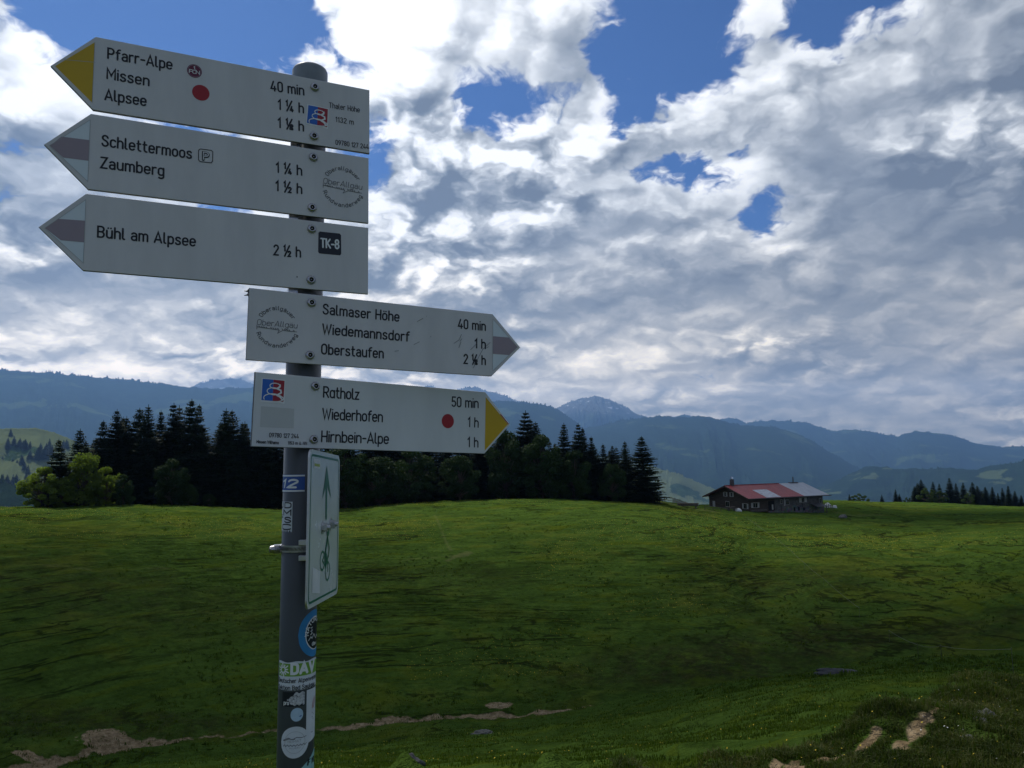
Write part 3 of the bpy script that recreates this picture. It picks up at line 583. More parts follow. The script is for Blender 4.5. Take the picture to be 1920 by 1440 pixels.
# ------------------------------------------------------------------ the signpost
PR = .038                                                     # pole radius
POLE0 = Vector((-.463, 1.69, 0)); LEAN = Vector((.0128, 0, 1))     # axis through eye level, leaning a little
def axis(z): return POLE0 + LEAN * z
M_sign = worn((.615, .612, .62), .09, 11, rough=.42, streak=True)('sign_panel_grey')
M_sign2 = worn((.63, .655, .66), .07, 11, rough=.35, streak=True)('sign_panel_pale')
M_edge = worn((.10, .105, .11), .2, 30, rough=.6)('sign_panel_edge')
M_ink = mat('black_ink', color=(.012, .014, .020), rough=.5)
M_ink2 = mat('faded_ink', color=(.10, .105, .115), rough=.6)
M_yel = worn((.58, .37, .008), .06, 8, rough=.4)('yellow_film')
M_red = worn((.36, .012, .020), .06, 20, rough=.4)('red_film')
M_mauve = worn((.33, .27, .31), .05, 12, rough=.5)('mauve_film')
M_film = worn((.66, .735, .78), .04, 10, rough=.4)('white_film')
M_line = mat('film_edge', color=(.36, .38, .40), rough=.6)
M_white = mat('white_print', color=(.78, .80, .80), rough=.45)
M_blue = mat('blue_print', color=(.02, .13, .52), rough=.45)
M_dkred = mat('crimson_print', color=(.34, .02, .035), rough=.45)
M_crest = mat('crest_print', color=(.14, .015, .05), rough=.45)
M_black = mat('black_film', color=(.010, .014, .024), rough=.35)
M_steel = worn((.40, .40, .41), .15, 60, rough=.30, metal=1.0)('steel_bolt')
M_socket = mat('bolt_socket', color=(.008, .008, .010), rough=.7)
M_pole = worn((.046, .056, .063), .16, 7, bump=.0006, rough=.42, spec=.5, streak=True)('grey_coated_pole')
M_patch = worn((.52, .545, .535), .04, 14, rough=.6)('grey_patch')

def bolt(parent, P, t, n, tilt=0.0):
    """a round-headed security bolt with a dark socket and its pin"""
    up = n.cross(t).normalized() if False else Vector((0, 0, 1))
    M = Matrix(((t.x, up.x, n.x), (t.y, up.y, n.y), (t.z, up.z, n.z)))
    bm = bmesh.new(); rs = [(.0097, 0), (.0097, .0014), (.0090, .0032), (.0073, .0050), (.0047, .0060), (.0045, .0030), (.0017, .0030), (.0015, .0054), (.0001, .0055)]
    N = 24; rings = []
    for r_, z_ in rs: rings.append([bm.verts.new(P + M @ Vector((r_ * math.cos(2 * math.pi * i / N), r_ * math.sin(2 * math.pi * i / N), z_))) for i in range(N)])
    for k in range(len(rings) - 1):
        for i in range(N):
            f = bm.faces.new((rings[k][i], rings[k][(i + 1) % N], rings[k + 1][(i + 1) % N], rings[k + 1][i])); f.smooth = True; f.material_index = 1 if k in (4, 5) else 0
    me = bpy.data.meshes.new('bolt'); bm.to_mesh(me); bm.free()
    return link('bolt', me, [M_steel, M_socket], parent)

class Plate:
    """a finger board bolted to the front of the pole; px() turns a photograph pixel into (u, v) on its face"""
    TH = .009
    def __init__(s, psi, off, label, corners, m):
        s.t = Vector((math.cos(psi), math.sin(psi), 0)); s.n = Vector((math.sin(psi), -math.cos(psi), 0))
        zc_ = 0; s.off = off; s.P0 = POLE0 + s.n * off
        zm = sum(s.px(*c)[1] for c in corners) / len(corners); s.P0 = axis(zm) - Vector((0, 0, zm)) + s.n * off
        s.root = empty('direction_sign', s.P0 + Vector((0, 0, zm))); tag(s.root, label, 'direction sign', 'finger boards on the hiking signpost')
        s.o = s.root.location.copy(); s.pts = [s.px(*c) for c in corners]
        mb = MB(); L = [s.fn(u, v, 0) - s.o for u, v in s.pts]
        mb.poly(L, s.n * -s.TH); bmesh.ops.recalc_face_normals(mb.b, faces=mb.b.faces)
        es = [e for e in mb.b.edges if e.calc_length() > .02]
        bmesh.ops.bevel(mb.b, geom=es, offset=.0012, segments=2, affect='EDGES', profile=.5)
        s.panel = mb.build('panel', [m, M_edge], s.root)
        for p in s.panel.data.polygons: p.material_index = 0 if p.normal.dot(s.n) > .9 or p.normal.z > .6 else 1
    def px(s, x, y):
        d = ray(x, y); P = d * (s.P0.dot(s.n) / d.dot(s.n)); q = P - s.P0
        return (q.dot(s.t), P.z)
    def fn(s, u, v, h): return Vector((s.P0.x, s.P0.y, 0)) + s.t * u + Vector((0, 0, v)) + s.n * h
    def loc(s, u, v, h): return s.fn(u, v, h) - s.o
    def text(s, name, st, a, b, cap, wd=None, m=None, **k): return text(name, st, s.px(*a), s.px(*b), cap, wd or cap * .142, s.loc, m or M_ink, s.root, **k)
    def film(s, name, pts, m, h=.0003, parent=None): return patch(name, [s.px(*p) for p in pts], s.loc, m, parent or s.root, h)
    def bolts(s, *pp):
        for p in pp: u, v = s.px(*p); bolt(s.root, s.loc(u, v, 0), s.t, s.n)
    def line(s, name, strokes, wd, m, h=.0008, parent=None): return strokes_mesh(name, [[s.px(*p) for p in q] for q in strokes], wd, s.loc, m, parent or s.root, h)
def loops_mark(P, TL, TR, BR, BL):
    """square badge: blue left half, crimson right half, a white three-loop figure across them"""
    def q(a, b): return tuple((TL[i] * (1 - a) + TR[i] * a) * (1 - b) + (BL[i] * (1 - a) + BR[i] * a) * b for i in (0, 1))
    root = P.film('route_badge', [q(0, 0), q(1, 0), q(1, 1), q(0, 1)], M_white, .0003)
    P.film('badge_field', [q(.05, .03), q(.5, .03), q(.5, .93), q(.03, .93)], M_blue, .0006, root); P.film('badge_field', [q(.503, .03), q(.97, .04), q(.95, .93), q(.503, .93)], M_dkred, .0006, root)
    E = lambda cx, cy, rx, ry, a0, a1, n=26: [q(cx + rx * math.cos(R(a0 + (a1 - a0) * i / n)), cy - ry * math.sin(R(a0 + (a1 - a0) * i / n))) for i in range(n + 1)]
    P.line('badge_loops', [E(.58, .29, .22, .115, 70, 420), E(.54, .52, .29, .15, 60, 415), E(.52, .82, .40, .19, 20, 200), E(.56, .80, .38, .15, 270, 385)], .0019, M_white, .0010, root)
    P.line('badge_loops', [[q(.79, .24), q(.76, .32), q(.66, .40)], [q(.66, .40), q(.82, .46), q(.84, .56), q(.66, .68)], [q(.66, .68), q(.80, .74), q(.90, .86)]], .0034, M_white, .0013, root)
    return root
def ring_logo(P, cx, cy, r):
    """round trail emblem: two words bent round a hand-drawn word, all in thin outline"""
    cu, cv = P.px(cx, cy); ru = P.px(cx + r, cy)[0] - cu
    st = []
    for word, a_mid, flip in (('Oberallgäuer', 90, False), ('Rundwanderweg', 270, True)):
        q, w = layout(word, .24); cap = ru * .21; span = 118 if not flip else 138
        for s_ in q:
            pts = []
            for x, y in s_:
                f = x / w - .5
                a = R(a_mid - f * span) if not flip else R(a_mid + f * span); rad = ru * (.80 + .21 * y) if not flip else ru * (1.02 - .21 * y)
                pts.append((cu + rad * math.cos(a), cv + rad * math.sin(a)))
            st.append(pts)
    n1_ = len(layout('Oberallgäuer', .24)[0]); o = strokes_mesh('emblem', st[:n1_], .0014, P.loc, M_ink2, P.root); strokes_mesh('emblem_lettering', st[n1_:], .0014, P.loc, M_ink2, o)
    q, w = layout('OberAllgäu', .15); k = ru * 1.85 / w
    s2 = [[(cu - ru * .93 + (x + .12 * y) * k, cv + ru * (.02 + .30 * y - .06 * (x / w))) for x, y in s_] for s_ in q]
    s2 += [[(cu - ru * .93, cv - ru * .06), (cu + ru * .10, cv - ru * .16), (cu + ru * .02, cv - ru * .32), (cu + ru * .25, cv - ru * .17), (cu + ru * .92, cv - ru * .20)], [(cu - ru * .93, cv - ru * .18), (cu - ru * .93, cv + ru * .02)]]
    for k_ in range(16):
        u_ = cu - ru * .85 + ru * 1.7 * k_ / 16
        if k_ % 5 != 4: s2.append([(u_, cv - ru * (.03 + .055 * k_ / 8)), (u_ + ru * .05, cv - ru * (.035 + .055 * k_ / 8)), (u_ + ru * .05, cv - ru * (.075 + .055 * k_ / 8))])
    strokes_mesh('emblem_script', s2, .0011, P.loc, M_ink2, o, .0006)
def arrow_band(P, tri, band, dark=True):
    f = P.film('arrow_film', tri, M_film); P.film('waymark_band', band, M_mauve, .0006, f)
    P.line('film_border', [[*tri, tri[0]]], .0008, M_line, .0009, f)

CAP = .0245
S1 = Plate(R(25.5), .051, 'grey direction sign to Pfarr-Alpe, Missen and Alpsee, yellow tip left, topmost on the post', [(94.5,123.2),(174.2,205.6),(692.9,287.7),(692.9,168.7),(179.5,68.7)], M_sign)
f = S1.film('arrow_film', [(177.8,79.3),(103.5,124),(172.8,192.5)], M_yel); S1.line('film_border', [[(177.9,79.3),(172.9,192.5)], [(120,112),(178,117)]], .0009, M_line, .0005, f)
S1.text('place_name', 'Pfarr-Alpe', (200.6,110.5), (323.5,131.7), CAP); S1.text('place_name', 'Missen', (199,148.4), (280.5,162.5), CAP); S1.text('place_name', 'Alpsee', (195.3,187.9), (275,200), CAP)
S1.text('walking_time', '40 min', (507,170.8), (571,179.7), CAP); S1.text('walking_time', '1 ¼ h', (520.5,205.7), (570.3,213.3), CAP); S1.text('walking_time', '1 ¾ h', (520.2,239.9), (570.3,247.3), CAP)
S1.text('summit_name', 'Thaler Höhe', (616.8,202.4), (674.7,211.4), .0135, .0016); S1.text('altitude', '1132 m', (628.8,228.9), (663.5,234.4), .0130, .0016); S1.text('sign_number', '09780 127 244', (629,271.4), (691.5,280.3), .0118, .0016)
S1.bolts((590.2,163.8), (588.6,255.8)); loops_mark(S1, (576.2,195.6), (616,203.6), (615,241.9), (573.9,232.6))
cu, cv = S1.px(376.6, 174); patch('red_dot', circ(cu, cv, .0170), S1.loc, M_red, S1.root, .0003)
cu, cv = S1.px(364.6, 133.3); cs = patch('crest_sticker', circ(cu, cv, .0145), S1.loc, M_crest, S1.root, .0003); tag(cs, 'small round maroon club crest sticker')
strokes_mesh('crest_print', [[(cu + .0128 * math.cos(R(a)), cv + .0128 * math.sin(R(a))) for a in range(0, 361, 12)]], .0007, S1.loc, M_mauve, cs, .0006)
text('crest_lettering', 'FCN', (cu - .0105, cv - .0062), (cu + .0105, cv - .0062), .0085, .0013, S1.loc, M_white, cs, .0007, gap=.06); text('crest_lettering', '1.', (cu - .0022, cv + .0035), (cu + .0030, cv + .0035), .0065, .0013, S1.loc, M_white, cs, .0007)

S2 = Plate(R(26), .051, 'grey direction sign to Schlettermoos and Zaumberg with mauve banded tip, second from top', [(82.4,270.8),(165,354.7),(691.1,418.5),(691.3,296.2),(170.5,213)], M_sign)
arrow_band(S2, [(169.3,224.8),(93,273.2),(164.6,340.5)], [(115.5,256.3),(168.1,263),(165.8,301.6),(118.5,295.6),(93.6,273.2)])
S2.text('place_name', 'Schlettermoos', (189.7,274.4), (360.2,298.9), CAP); S2.text('place_name', 'Zaumberg', (187.3,315.7), (308.3,331), CAP)
pb = S2.line('parking_symbol', [[(375,279.5),(396,282),(399,285),(398.6,302),(396,305.5),(375,303),(372.3,300),(372.3,282),(375,279.5)]], .0015, M_ink)
S2.text('parking_letter', 'P', (378.5,300.4), (393.2,302.4), .0185, .0052); S2.text('parking_letter', 'P', (380.3,299.9), (391.6,301.4), .0180, .0022, M_sign, h=.0012)
S2.text('walking_time', '1 ¼ h', (516.8,324), (567,330), CAP); S2.text('walking_time', '1 ½ h', (516,358.3), (567,364.6), CAP)
S2.bolts((587.5,295.1), (585,389.7)); ring_logo(S2, 642.5, 350, 38.5)

S3 = Plate(R(26), .051, 'grey direction sign to Bühl am Alpsee with black TK-8 badge, third from top', [(72.3,425.5),(155.6,507),(690.3,551.4),(690.8,426.9),(161.5,362.9)], M_sign)
arrow_band(S3, [(161,374.7),(84.3,427.9),(156.3,493.5)], [(109.6,410.5),(159.6,414),(157.6,454.5),(114,450.5),(85,427.9)])
S3.text('place_name', 'Bühl am Alpsee', (181.4,445.6), (367.3,463), CAP); S3.text('walking_time', '2 ½ h', (512.3,478.8), (564.7,483.4), CAP)
S3.bolts((584.5,429.5), (583.1,525.1))
tk = S3.film('route_badge', [(597,436.5),(599.5,434),(637,438),(639.4,441),(639.8,476),(637.5,478.9),(598.5,475.2),(596.4,472.5)], M_black); text('badge_lettering', 'TK-8', S3.px(600.2,464.6), S3.px(636.5,467.8), .0225, .0036, S3.loc, M_white, tk, .0007, gap=.16)
S3.film('dirt_speck', [(556,518),(558,518),(558,520.4),(556,520.4)], M_ink)

S4 = Plate(R(27), .051, 'scratched grey direction sign to Salmaser Höhe and Oberstaufen, mauve banded tip right', [(467.2,539.4),(461.3,674.5),(922,705.4),(975.8,651.3),(923.8,588.8)], M_sign)
arrow_band(S4, [(924,598.5),(923.6,695.4),(970,650.8)], [(923.7,630.4),(953.5,632.9),(970,650.8),(954.5,665.8),(923.4,663.5)])
S4.text('place_name', 'Salmaser Höhe', (604.4,589.5), (748.9,603.8), CAP); S4.text('place_name', 'Wiedemannsdorf', (603.4,626.8), (767.8,641.2), CAP); S4.text('place_name', 'Oberstaufen', (601.5,664.6), (719.6,672.6), CAP)
S4.text('walking_time', '40 min', (858.2,616.3), (911,620.9), CAP); S4.text('walking_time', '1 h', (889.5,653.1), (911,654.9), CAP); S4.text('walking_time', '2 ¾ h', (868.8,682.5), (911,685.1), CAP)
S4.bolts((584,567.8), (581,666.2)); ring_logo(S4, 519.6, 612.6, 40)
for q_ in [[(864,641),(860,652),(850,644),(851,644)][:2], [(865,627),(861,637),(851,644)], [(919,642),(905,655),(897,670),(887,690)], [(916,650),(909,654)], [(882,656),(893,645)], [(782,603),(793,597)], [(799,593),(800,593)], [(740,658.5),(747,657.5)], [(776,646),(786,641)], [(807,632),(808,630.5)], [(862,640),(866,635)]]: S4.line('scratch', [q_], .0009, M_ink2)
nb = MB()
for k in range(7): a_ = S4.loc(*S4.px(467 - (k % 3), 542 + k * 2.0), -.004 - .001 * (k % 2)); nb.tube(a_, a_ + Vector((-.004 - .002 * (k % 3), .001, .003 * (k % 4) - .004)), .0018, .0006, 6)
nb.build('torn_edge', M_edge, S4.root)

S5 = Plate(R(36.5), .051, 'pale direction sign to Ratholz, Wiederhofen and Hirnbein-Alpe, yellow tip right, lowest finger board', [(479,697.2),(471.4,837),(908.5,850.6),(956.5,796),(910,735)], M_sign2)
f = S5.film('arrow_film', [(910.6,744.4),(908.8,845),(952.2,795.6)], M_yel); S5.line('film_border', [[(938.4,777.2),(953,795)]], .0022, M_red, .0006, f); S5.line('film_border', [[(910.8,744),(938,776.5)]], .0014, M_white, .0006, f)
CAP5 = .0262
S5.text('place_name', 'Rɑtholz', (605.2,746), (673.5,750.4), CAP5, .0034, gap=.17); S5.text('place_name', 'Wiederhofen', (603.4,786.9), (717.8,792.2), CAP5, .0034, gap=.17); S5.text('place_name', 'Hirnbein-Alpe', (601.5,829.4), (729,833.2), CAP5, .0034, gap=.17)
S5.text('walking_time', '50 min', (846.3,763), (897.3,765.9), CAP5, .0034, gap=.17); S5.text('walking_time', '1 h', (876.5,801), (897.3,802.4), CAP5, .0034); S5.text('walking_time', '1 h', (876,838.8), (896.9,839.5), CAP5, .0034)
S5.text('sign_number', '09780 127 244', (504.3,820), (560,822.2), .0098, .0014); S5.text('parish_name', 'Missen Wilhams', (480.4,831), (522.8,833.2), .0068, .0012); S5.text('altitude', '1153 m ü. NN', (539.4,833.4), (575.3,834.3), .0068, .0012)
S5.bolts((591.1,724.1), (588.3,824)); loops_mark(S5, (490.3,708.7), (534.9,712.3), (533.3,756.7), (488.4,753.1))
cu, cv = S5.px(839.6, 789.6); patch('red_dot', circ(cu, cv, .0172), S5.loc, M_red, S5.root, .0003)
gp = S5.film('blurred_patch', [(489.5,761.6),(551.6,766.5),(550.5,803),(487.5,800.5)], M_patch); tag(gp, 'plain grey rectangle standing in for a blurred-out mark')  # plain grey film in place of a mark that is blurred out

# the post itself with its stickers
post = empty('signpost', axis(-1.7)); tag(post, 'dark grey round metal post carrying five finger boards, stickers on its lower half', 'signpost')
PO = post.location.copy()
ztop = (POLE0.y / ray(580, 140).y) * ray(580, 140).z
tmp = MB(); tmp.tube(axis(-1.95) - PO, axis(ztop - .006) - PO, PR, PR, 64); tmp.build('pole', M_pole, post, smooth=True)
mb = MB(); N = 48; prof = [(PR + .0016, -.03), (PR + .0016, .004), (PR * .97, .0105), (PR * .80, .015), (PR * .45, .0175), (.0002, .018)]
rings = [[mb.b.verts.new(axis(ztop + z_) - PO + Vector((r_ * math.cos(2 * math.pi * i / N), r_ * math.sin(2 * math.pi * i / N), 0))) for i in range(N)] for r_, z_ in prof]
for k in range(len(rings) - 1):
    for i in range(N): mb.b.faces.new((rings[k][i], rings[k][(i + 1) % N], rings[k + 1][(i + 1) % N], rings[k + 1][i]))
M_cap = worn((.17, .20, .22), .15, 30, rough=.4)('plastic_cap')
cap_o = mb.build('post_cap', M_cap, post, smooth=True); bmod = cap_o.modifiers.new('e', 'EDGE_SPLIT'); bmod.split_angle = R(40)
# small clip behind the boards, just seen in the gap under the top board
P_ = S1.fn(*S1.px(556, 271), -.016) - PO; mb = MB()
for q_ in ((556, 271.5), (553, 408), (552, 547)):
    P_ = S1.fn(*S1.px(*q_), -.018) - PO; mb = MB(); mb.box(P_.x - .010, P_.x + .010, P_.y - .004, P_.y + .004, P_.z - .012, P_.z + .012, R(26), .001); mb.build('board_clip', M_steel, post)
def on_pole(px, py):
    """(arc length, height) on the pole where a pixel's sight line meets it"""
    d = ray(px, py); z_ = POLE0.y / d.y * d.z; c = axis(z_); dx_, dy_ = d.x, d.y
    A_ = dx_ * dx_ + dy_ * dy_; Bq = -2 * (dx_ * c.x + dy_ * c.y); Cq = c.x ** 2 + c.y ** 2 - PR ** 2; disc = max(0.0, Bq * Bq - 4 * A_ * Cq)
    s_ = (-Bq - math.sqrt(disc)) / (2 * A_); x_, y_ = dx_ * s_ - c.x, dy_ * s_ - c.y
    return (math.atan2(x_, -y_) * PR, d.z * s_)
def cyl(u, v, h):
    a = u / PR; c = axis(v); return Vector((c.x + (PR + h) * math.sin(a), c.y - (PR + h) * math.cos(a), v)) - PO
def wrap(name, u0, u1, lo, hi, m, parent, h, n=None):
    """a film bent round the pole: columns from u0 to u1 between lo(u) and hi(u)"""
    n = n or max(4, int((u1 - u0) / .0022)); bm = bmesh.new(); pv = None
    for i in range(n + 1):
        u = u0 + (u1 - u0) * i / n; a, b = bm.verts.new(cyl(u, lo(u), h)), bm.verts.new(cyl(u, hi(u), h))
        if pv: bm.faces.new((pv[0], a, b, pv[1]))
        pv = (a, b)
    me = bpy.data.meshes.new(name); bm.to_mesh(me); bm.free(); return link(name, me, m, parent)
def wrap_disc(name, cu, cv, r, m, parent, h, ru=None):
    ru = ru or r; f_ = lambda u: r * math.sqrt(max(0, 1 - ((u - cu) / ru) ** 2)) + .00005
    return wrap(name, cu - ru, cu + ru, lambda u: cv - f_(u), lambda u: cv + f_(u), m, parent, h, 36)
def ptext(name, s, a, b, cap, wd, m, parent, h=.0008, **k): return text(name, s, a, b, cap, wd, cyl, m, parent, h, step=.003, **k)
M_stb = worn((.035, .10, .36), .08, 40, rough=.4)('blue_sticker'); M_stw = worn((.62, .66, .70), .07, 40, rough=.5)('white_sticker'); M_stg = worn((.17, .36, .04), .06, 40, rough=.45)('green_sticker')
M_sky = worn((.035, .23, .50), .06, 40, rough=.4)('sky_blue_sticker'); M_pale = worn((.42, .57, .70), .08, 60, rough=.5)('pale_blue_sticker'); M_teal = worn((.28, .52, .52), .06, 40, rough=.4)('teal_sticker')
k_ = lambda x: (lambda u: x)
# blue number sticker
u0, z1 = on_pole(530.5, 890); u1, z0 = on_pole(571, 922)
st = wrap('sticker', u0 - .012, u1, k_(z0), k_(z1), M_stb, post, .0004); tag(st, 'blue sticker with a slanted white number 12')
for zz in (z1 - .0022, z0 + .0022): wrap('sticker_print', u0 - .012, u1, k_(zz - .0016), k_(zz + .0016), M_white, st, .0008)
ptext('sticker_lettering', '12', (u0 + .006, z0 + .0085), (u1 - .0165, z0 + .0085), .0185, .0042, M_white, st, slant=.3)
ptext('sticker_lettering', '8', (u0 - .004, z0 + .007), (u0 + .003, z0 + .007), .022, .0026, M_white, st)
# torn black-and-white sticker
u0, z1 = on_pole(528.5, 940); u1, z0 = on_pole(547.5, 996)
st = wrap('sticker', u0 - .01, u1, lambda u: z0 + .003 * math.sin(u * 900), k_(z1), M_stw, post, .0004); tag(st, 'torn white sticker with worn black lettering')
for i, (s_, f0) in enumerate((('UD', .78), ('LM', .53), ('TS', .28), ('C', .04))): ptext('sticker_lettering', s_, (u0 - .006 + (.016 if s_ == 'C' else 0), z0 + (z1 - z0) * f0), (u1 - .002, z0 + (z1 - z0) * f0), .0125, .0026, M_ink, st)
# round blue sticker
cu, cv = on_pole(586, 1187); cu += .006
st = wrap_disc('sticker', cu, cv, .0485, M_sky, post, .0004, .040); tag(st, 'round bright blue sticker with black mountain emblem')
wrap_disc('sticker_print', cu + .002, cv, .0345, M_white, st, .0007, .0275); wrap_disc('sticker_print', cu + .002, cv, .0325, M_black, st, .0010, .0255)
q_, w_ = layout('NATÜRLICH', .22); s2 = []
for s_ in q_: s2.append([(cu + .002 + (.0200 + .0085 * y) * math.cos(R(185 - x / w_ * 165)), cv + (.0245 + .0085 * y) * math.sin(R(185 - x / w_ * 165))) for x, y in s_])
strokes_mesh('sticker_lettering', s2, .0016, cyl, M_white, st, .0013)
mt = [[(cu - .018, cv - .013), (cu - .012, cv - .006), (cu - .009, cv - .010), (cu - .003, cv - .002), (cu + .004, cv - .012), (cu + .009, cv - .005), (cu + .016, cv - .013)]] + [refine([(cu - .013 + .003 * (i % 2), cv - .002 + .0035 * i), (cu - .008 - .002 * (i % 2), cv + .001 + .0030 * i)], .003) for i in range(5)]
strokes_mesh('sticker_print', [refine(q, .003) for q in mt], .0013, cyl, M_white, st, .0013); ptext('sticker_lettering', 'dav', (cu - .009, cv - .0255), (cu + .007, cv - .0255), .0085, .0014, M_white, st, .0013)
# green and white club sticker
u0, z1 = on_pole(524.5, 1238); _, zb = on_pole(556, 1294); _, zg = on_pole(556, 1268); u1 = u0 + .106
st = wrap('sticker', u0, u1, k_(zb), lambda u: z1 + .0012 * math.sin(u * 160), M_stw, post, .0006, 40); tag(st, 'green and white mountain club sticker with a white flower')
wrap('sticker_print', u0 + .0015, u1 - .002, k_(zg), k_(z1 - .0035), M_stg, st, .0009); hc = (z1 - .0035 + zg) / 2
ptext('sticker_lettering', 'DAV', (u0 + .033, zg + .0042), (u0 + .089, zg + .0042), .0225, .0058, M_white, st, .0013, gap=.22)
fl = [refine([(u0 + .0165 + .004 * math.cos(R(a)), hc + .004 * math.sin(R(a))), (u0 + .0165 + (.0135 if i % 2 else .0105) * math.cos(R(a)), hc + (.0135 if i % 2 else .0105) * math.sin(R(a)))], .003) for i, a in enumerate(range(8, 368, 30))]
strokes_mesh('flower_print', fl, .0027, cyl, M_white, st, .0012); strokes_mesh('flower_print', [circ(u0 + .0165, hc, .0032, n=12) + [(u0 + .0197, hc)]], .0016, cyl, M_stg, st, .0015)
ptext('sticker_lettering', 'Deutscher Alpenverein', (u0 + .001, zg - .0135), (u0 + .101, zg - .0135), .0095, .0014, M_ink, st, .0010); ptext('sticker_lettering', 'Sektion Bad Saulgau', (u0 + .001, zg - .0275), (u0 + .092, zg - .0275), .0095, .0014, M_ink, st, .0010)
# dark torn sticker with a pale scrap
u0, z1 = on_pole(530, 1296.5); u1, z0 = on_pole(571.5, 1322)
st = wrap('sticker', u0, u1, k_(z0), k_(z1), M_black, post, .0004); tag(st, 'dark sticker half covered by a pale torn scrap')
M_scrap = mat('torn_scrap', lambda q, b: q.put(b.inputs['Base Color'], q.ramp(q.noise(q.n('ShaderNodeTexCoord').outputs['Object'], 160, 5, .7), [(.35, (.08, .08, .09)), (.52, (.5, .52, .54)), (.7, (.62, .64, .66))])))
wd_ = u1 - u0; hh = z1 - z0
wrap('torn_scrap', u0 + wd_ * .25, u1 - .001, lambda u: z0 + hh * (.10 + max(0, .45 - 2.2 * (u - u0 - wd_ * .25) / wd_) + .05 * math.sin(u * 700)), lambda u: z1 - hh * (.05 + max(0, .55 - 1.6 * (u - u0 - wd_ * .25) / wd_) + .05 * math.sin(u * 500)), M_scrap, st, .0008)
ptext('sticker_lettering', 'pro', (u0 + .004, z0 + hh * .12), (u0 + wd_ * .34, z0 + hh * .12), .0085, .0014, M_white, st)
# pale disc, round white sticker, white strip, teal sticker
cu, cv = on_pole(556.5, 1340); st = wrap_disc('sticker', cu, cv, .0135, M_pale, post, .0005, .0128); tag(st, 'small plain pale blue round sticker')
strokes_mesh('sticker_print', [[(cu + .006, cv - .004), (cu + .0085, cv - .003)]], .002, cyl, M_stb, st, .0009)
us, z1 = on_pole(575, 1294); _, z0 = on_pole(579, 1393); st = wrap('sticker', us, us + .058, lambda u: z0 + .006 * min(1, (u - us) / .03), k_(z1), M_stw, post, .0005); tag(st, 'tall white sticker strip wrapping round the right side')
for q_ in [refine([(us + .016, z1 - .04), (us + .019, z1 - .028), (us + .024, z1 - .018)], .003), refine([(us + .021, z1 - .04), (us + .024, z1 - .03), (us + .028, z1 - .022)], .003)]: strokes_mesh('sticker_print', [q_], .0016, cyl, M_red, st, .0009)
for a, b in ((.016, .049), (.020, .052), (.0165, .058), (.020, .062), (.014, .088), (.018, .0885)): strokes_mesh('sticker_print', [[(us + a, z1 - b), (us + a + .0004, z1 - b - .0006)]], .0015, cyl, M_ink, st, .0009)
cu, cv = on_pole(552.5, 1392); st = wrap_disc('sticker', cu, cv, .0315, M_stw, post, .0009, .0300); tag(st, 'round white sticker with a thin grey ring and mountain outline')
strokes_mesh('sticker_print', [[(cu + .0205 * math.cos(R(a)), cv + .0215 * math.sin(R(a))) for a in range(0, 361, 10)]], .0007, cyl, M_line, st, .0013)
strokes_mesh('sticker_print', [refine([(cu - .024, cv + .0045), (cu - .013, cv + .0095), (cu - .005, cv + .006), (cu + .004, cv + .010), (cu + .014, cv + .008), (cu + .023, cv + .0095)], .003), refine([(cu - .023, cv + .0035), (cu - .012, cv + .0075), (cu, cv + .0062)], .003)], .0012, cyl, M_ink2, st, .0013)
ptext('sticker_lettering', 'HEIMAT', (cu - .014, cv - .0005), (cu + .013, cv + .0005), .0048, .0007, M_line, st, .0013); strokes_mesh('sticker_print', [refine([(cu - .024 + .0032 * i, cv - .0065 + (.0022 if i % 2 else -.001)) for i in range(16)], .003)], .0010, cyl, M_ink2, st, .0014); ptext('sticker_lettering', 'ALLGÄU'.replace('Ä', 'A'), (cu - .011, cv - .0125), (cu + .011, cv - .0125), .0030, .0006, M_line, st, .0013)
ut, zt = on_pole(586, 1408); ub, zb = on_pole(563, 1440); st = wrap('sticker', ub - .006, ut + .03, k_(zb - .05), lambda u: zb - .006 + (zt - zb) * (u - ub + .006) / (ut - ub), M_teal, post, .0004); tag(st, 'turquoise sticker with slanted black capitals')
ptext('sticker_lettering', 'IF YOU', (ub + .014, zb + .0005), (ub + .046, zb + .0005), .0120, .0022, M_ink, st, slant=.2)

# hose clamp with its screw housing, holding the cycle sign
u_, zc_ = on_pole(552, 1029.5); cl_c = axis(zc_) - PO; mb = MB(); N = 56; hz = .0072
for r_in, r_out, z0, z1 in ((PR + .0008, PR + .0022, -hz, hz), (PR + .0024, PR + .0032, -hz, -hz + .0022), (PR + .0024, PR + .0032, hz - .0022, hz)):
    vs = [[mb.b.verts.new(cl_c + Vector((r_ * math.cos(2 * math.pi * i / N), r_ * math.sin(2 * math.pi * i / N), z_))) for i in range(N)] for r_, z_ in ((r_in, z0), (r_out, z0), (r_out, z1), (r_in, z1))]
    for k in range(4):
        for i in range(N): mb.b.faces.new((vs[k][i], vs[k][(i + 1) % N], vs[(k + 1) % 4][(i + 1) % N], vs[(k + 1) % 4][i]))
clamp = mb.build('hose_clamp', M_steel, post)
strokes_mesh('clamp_slots', [[(u_ - .05 + .0026 * i, zc_ - .0032), (u_ - .0485 + .0026 * i, zc_ + .0032)] for i in range(38)], .0010, cyl, M_socket, clamp, .0026)
ha = on_pole(527.5, 1029.5); H0 = cyl(ha[0] - .006, ha[1], .004); hd = Vector((-.86, -.5, .0)).normalized()
mb = MB(); mb.tube(H0 + hd * -.004, H0 + hd * .013, .0098, .0098, 20); mb.build('clamp_housing', M_steel, clamp)
mb = MB(); mb.tube(H0 + hd * .013, H0 + hd * .021, .0088, .0072, 20); mb.tube(H0 + hd * .0212, H0 + hd * .0222, .0045, .0045, 6); mb.build('clamp_screw', M_steel, clamp)

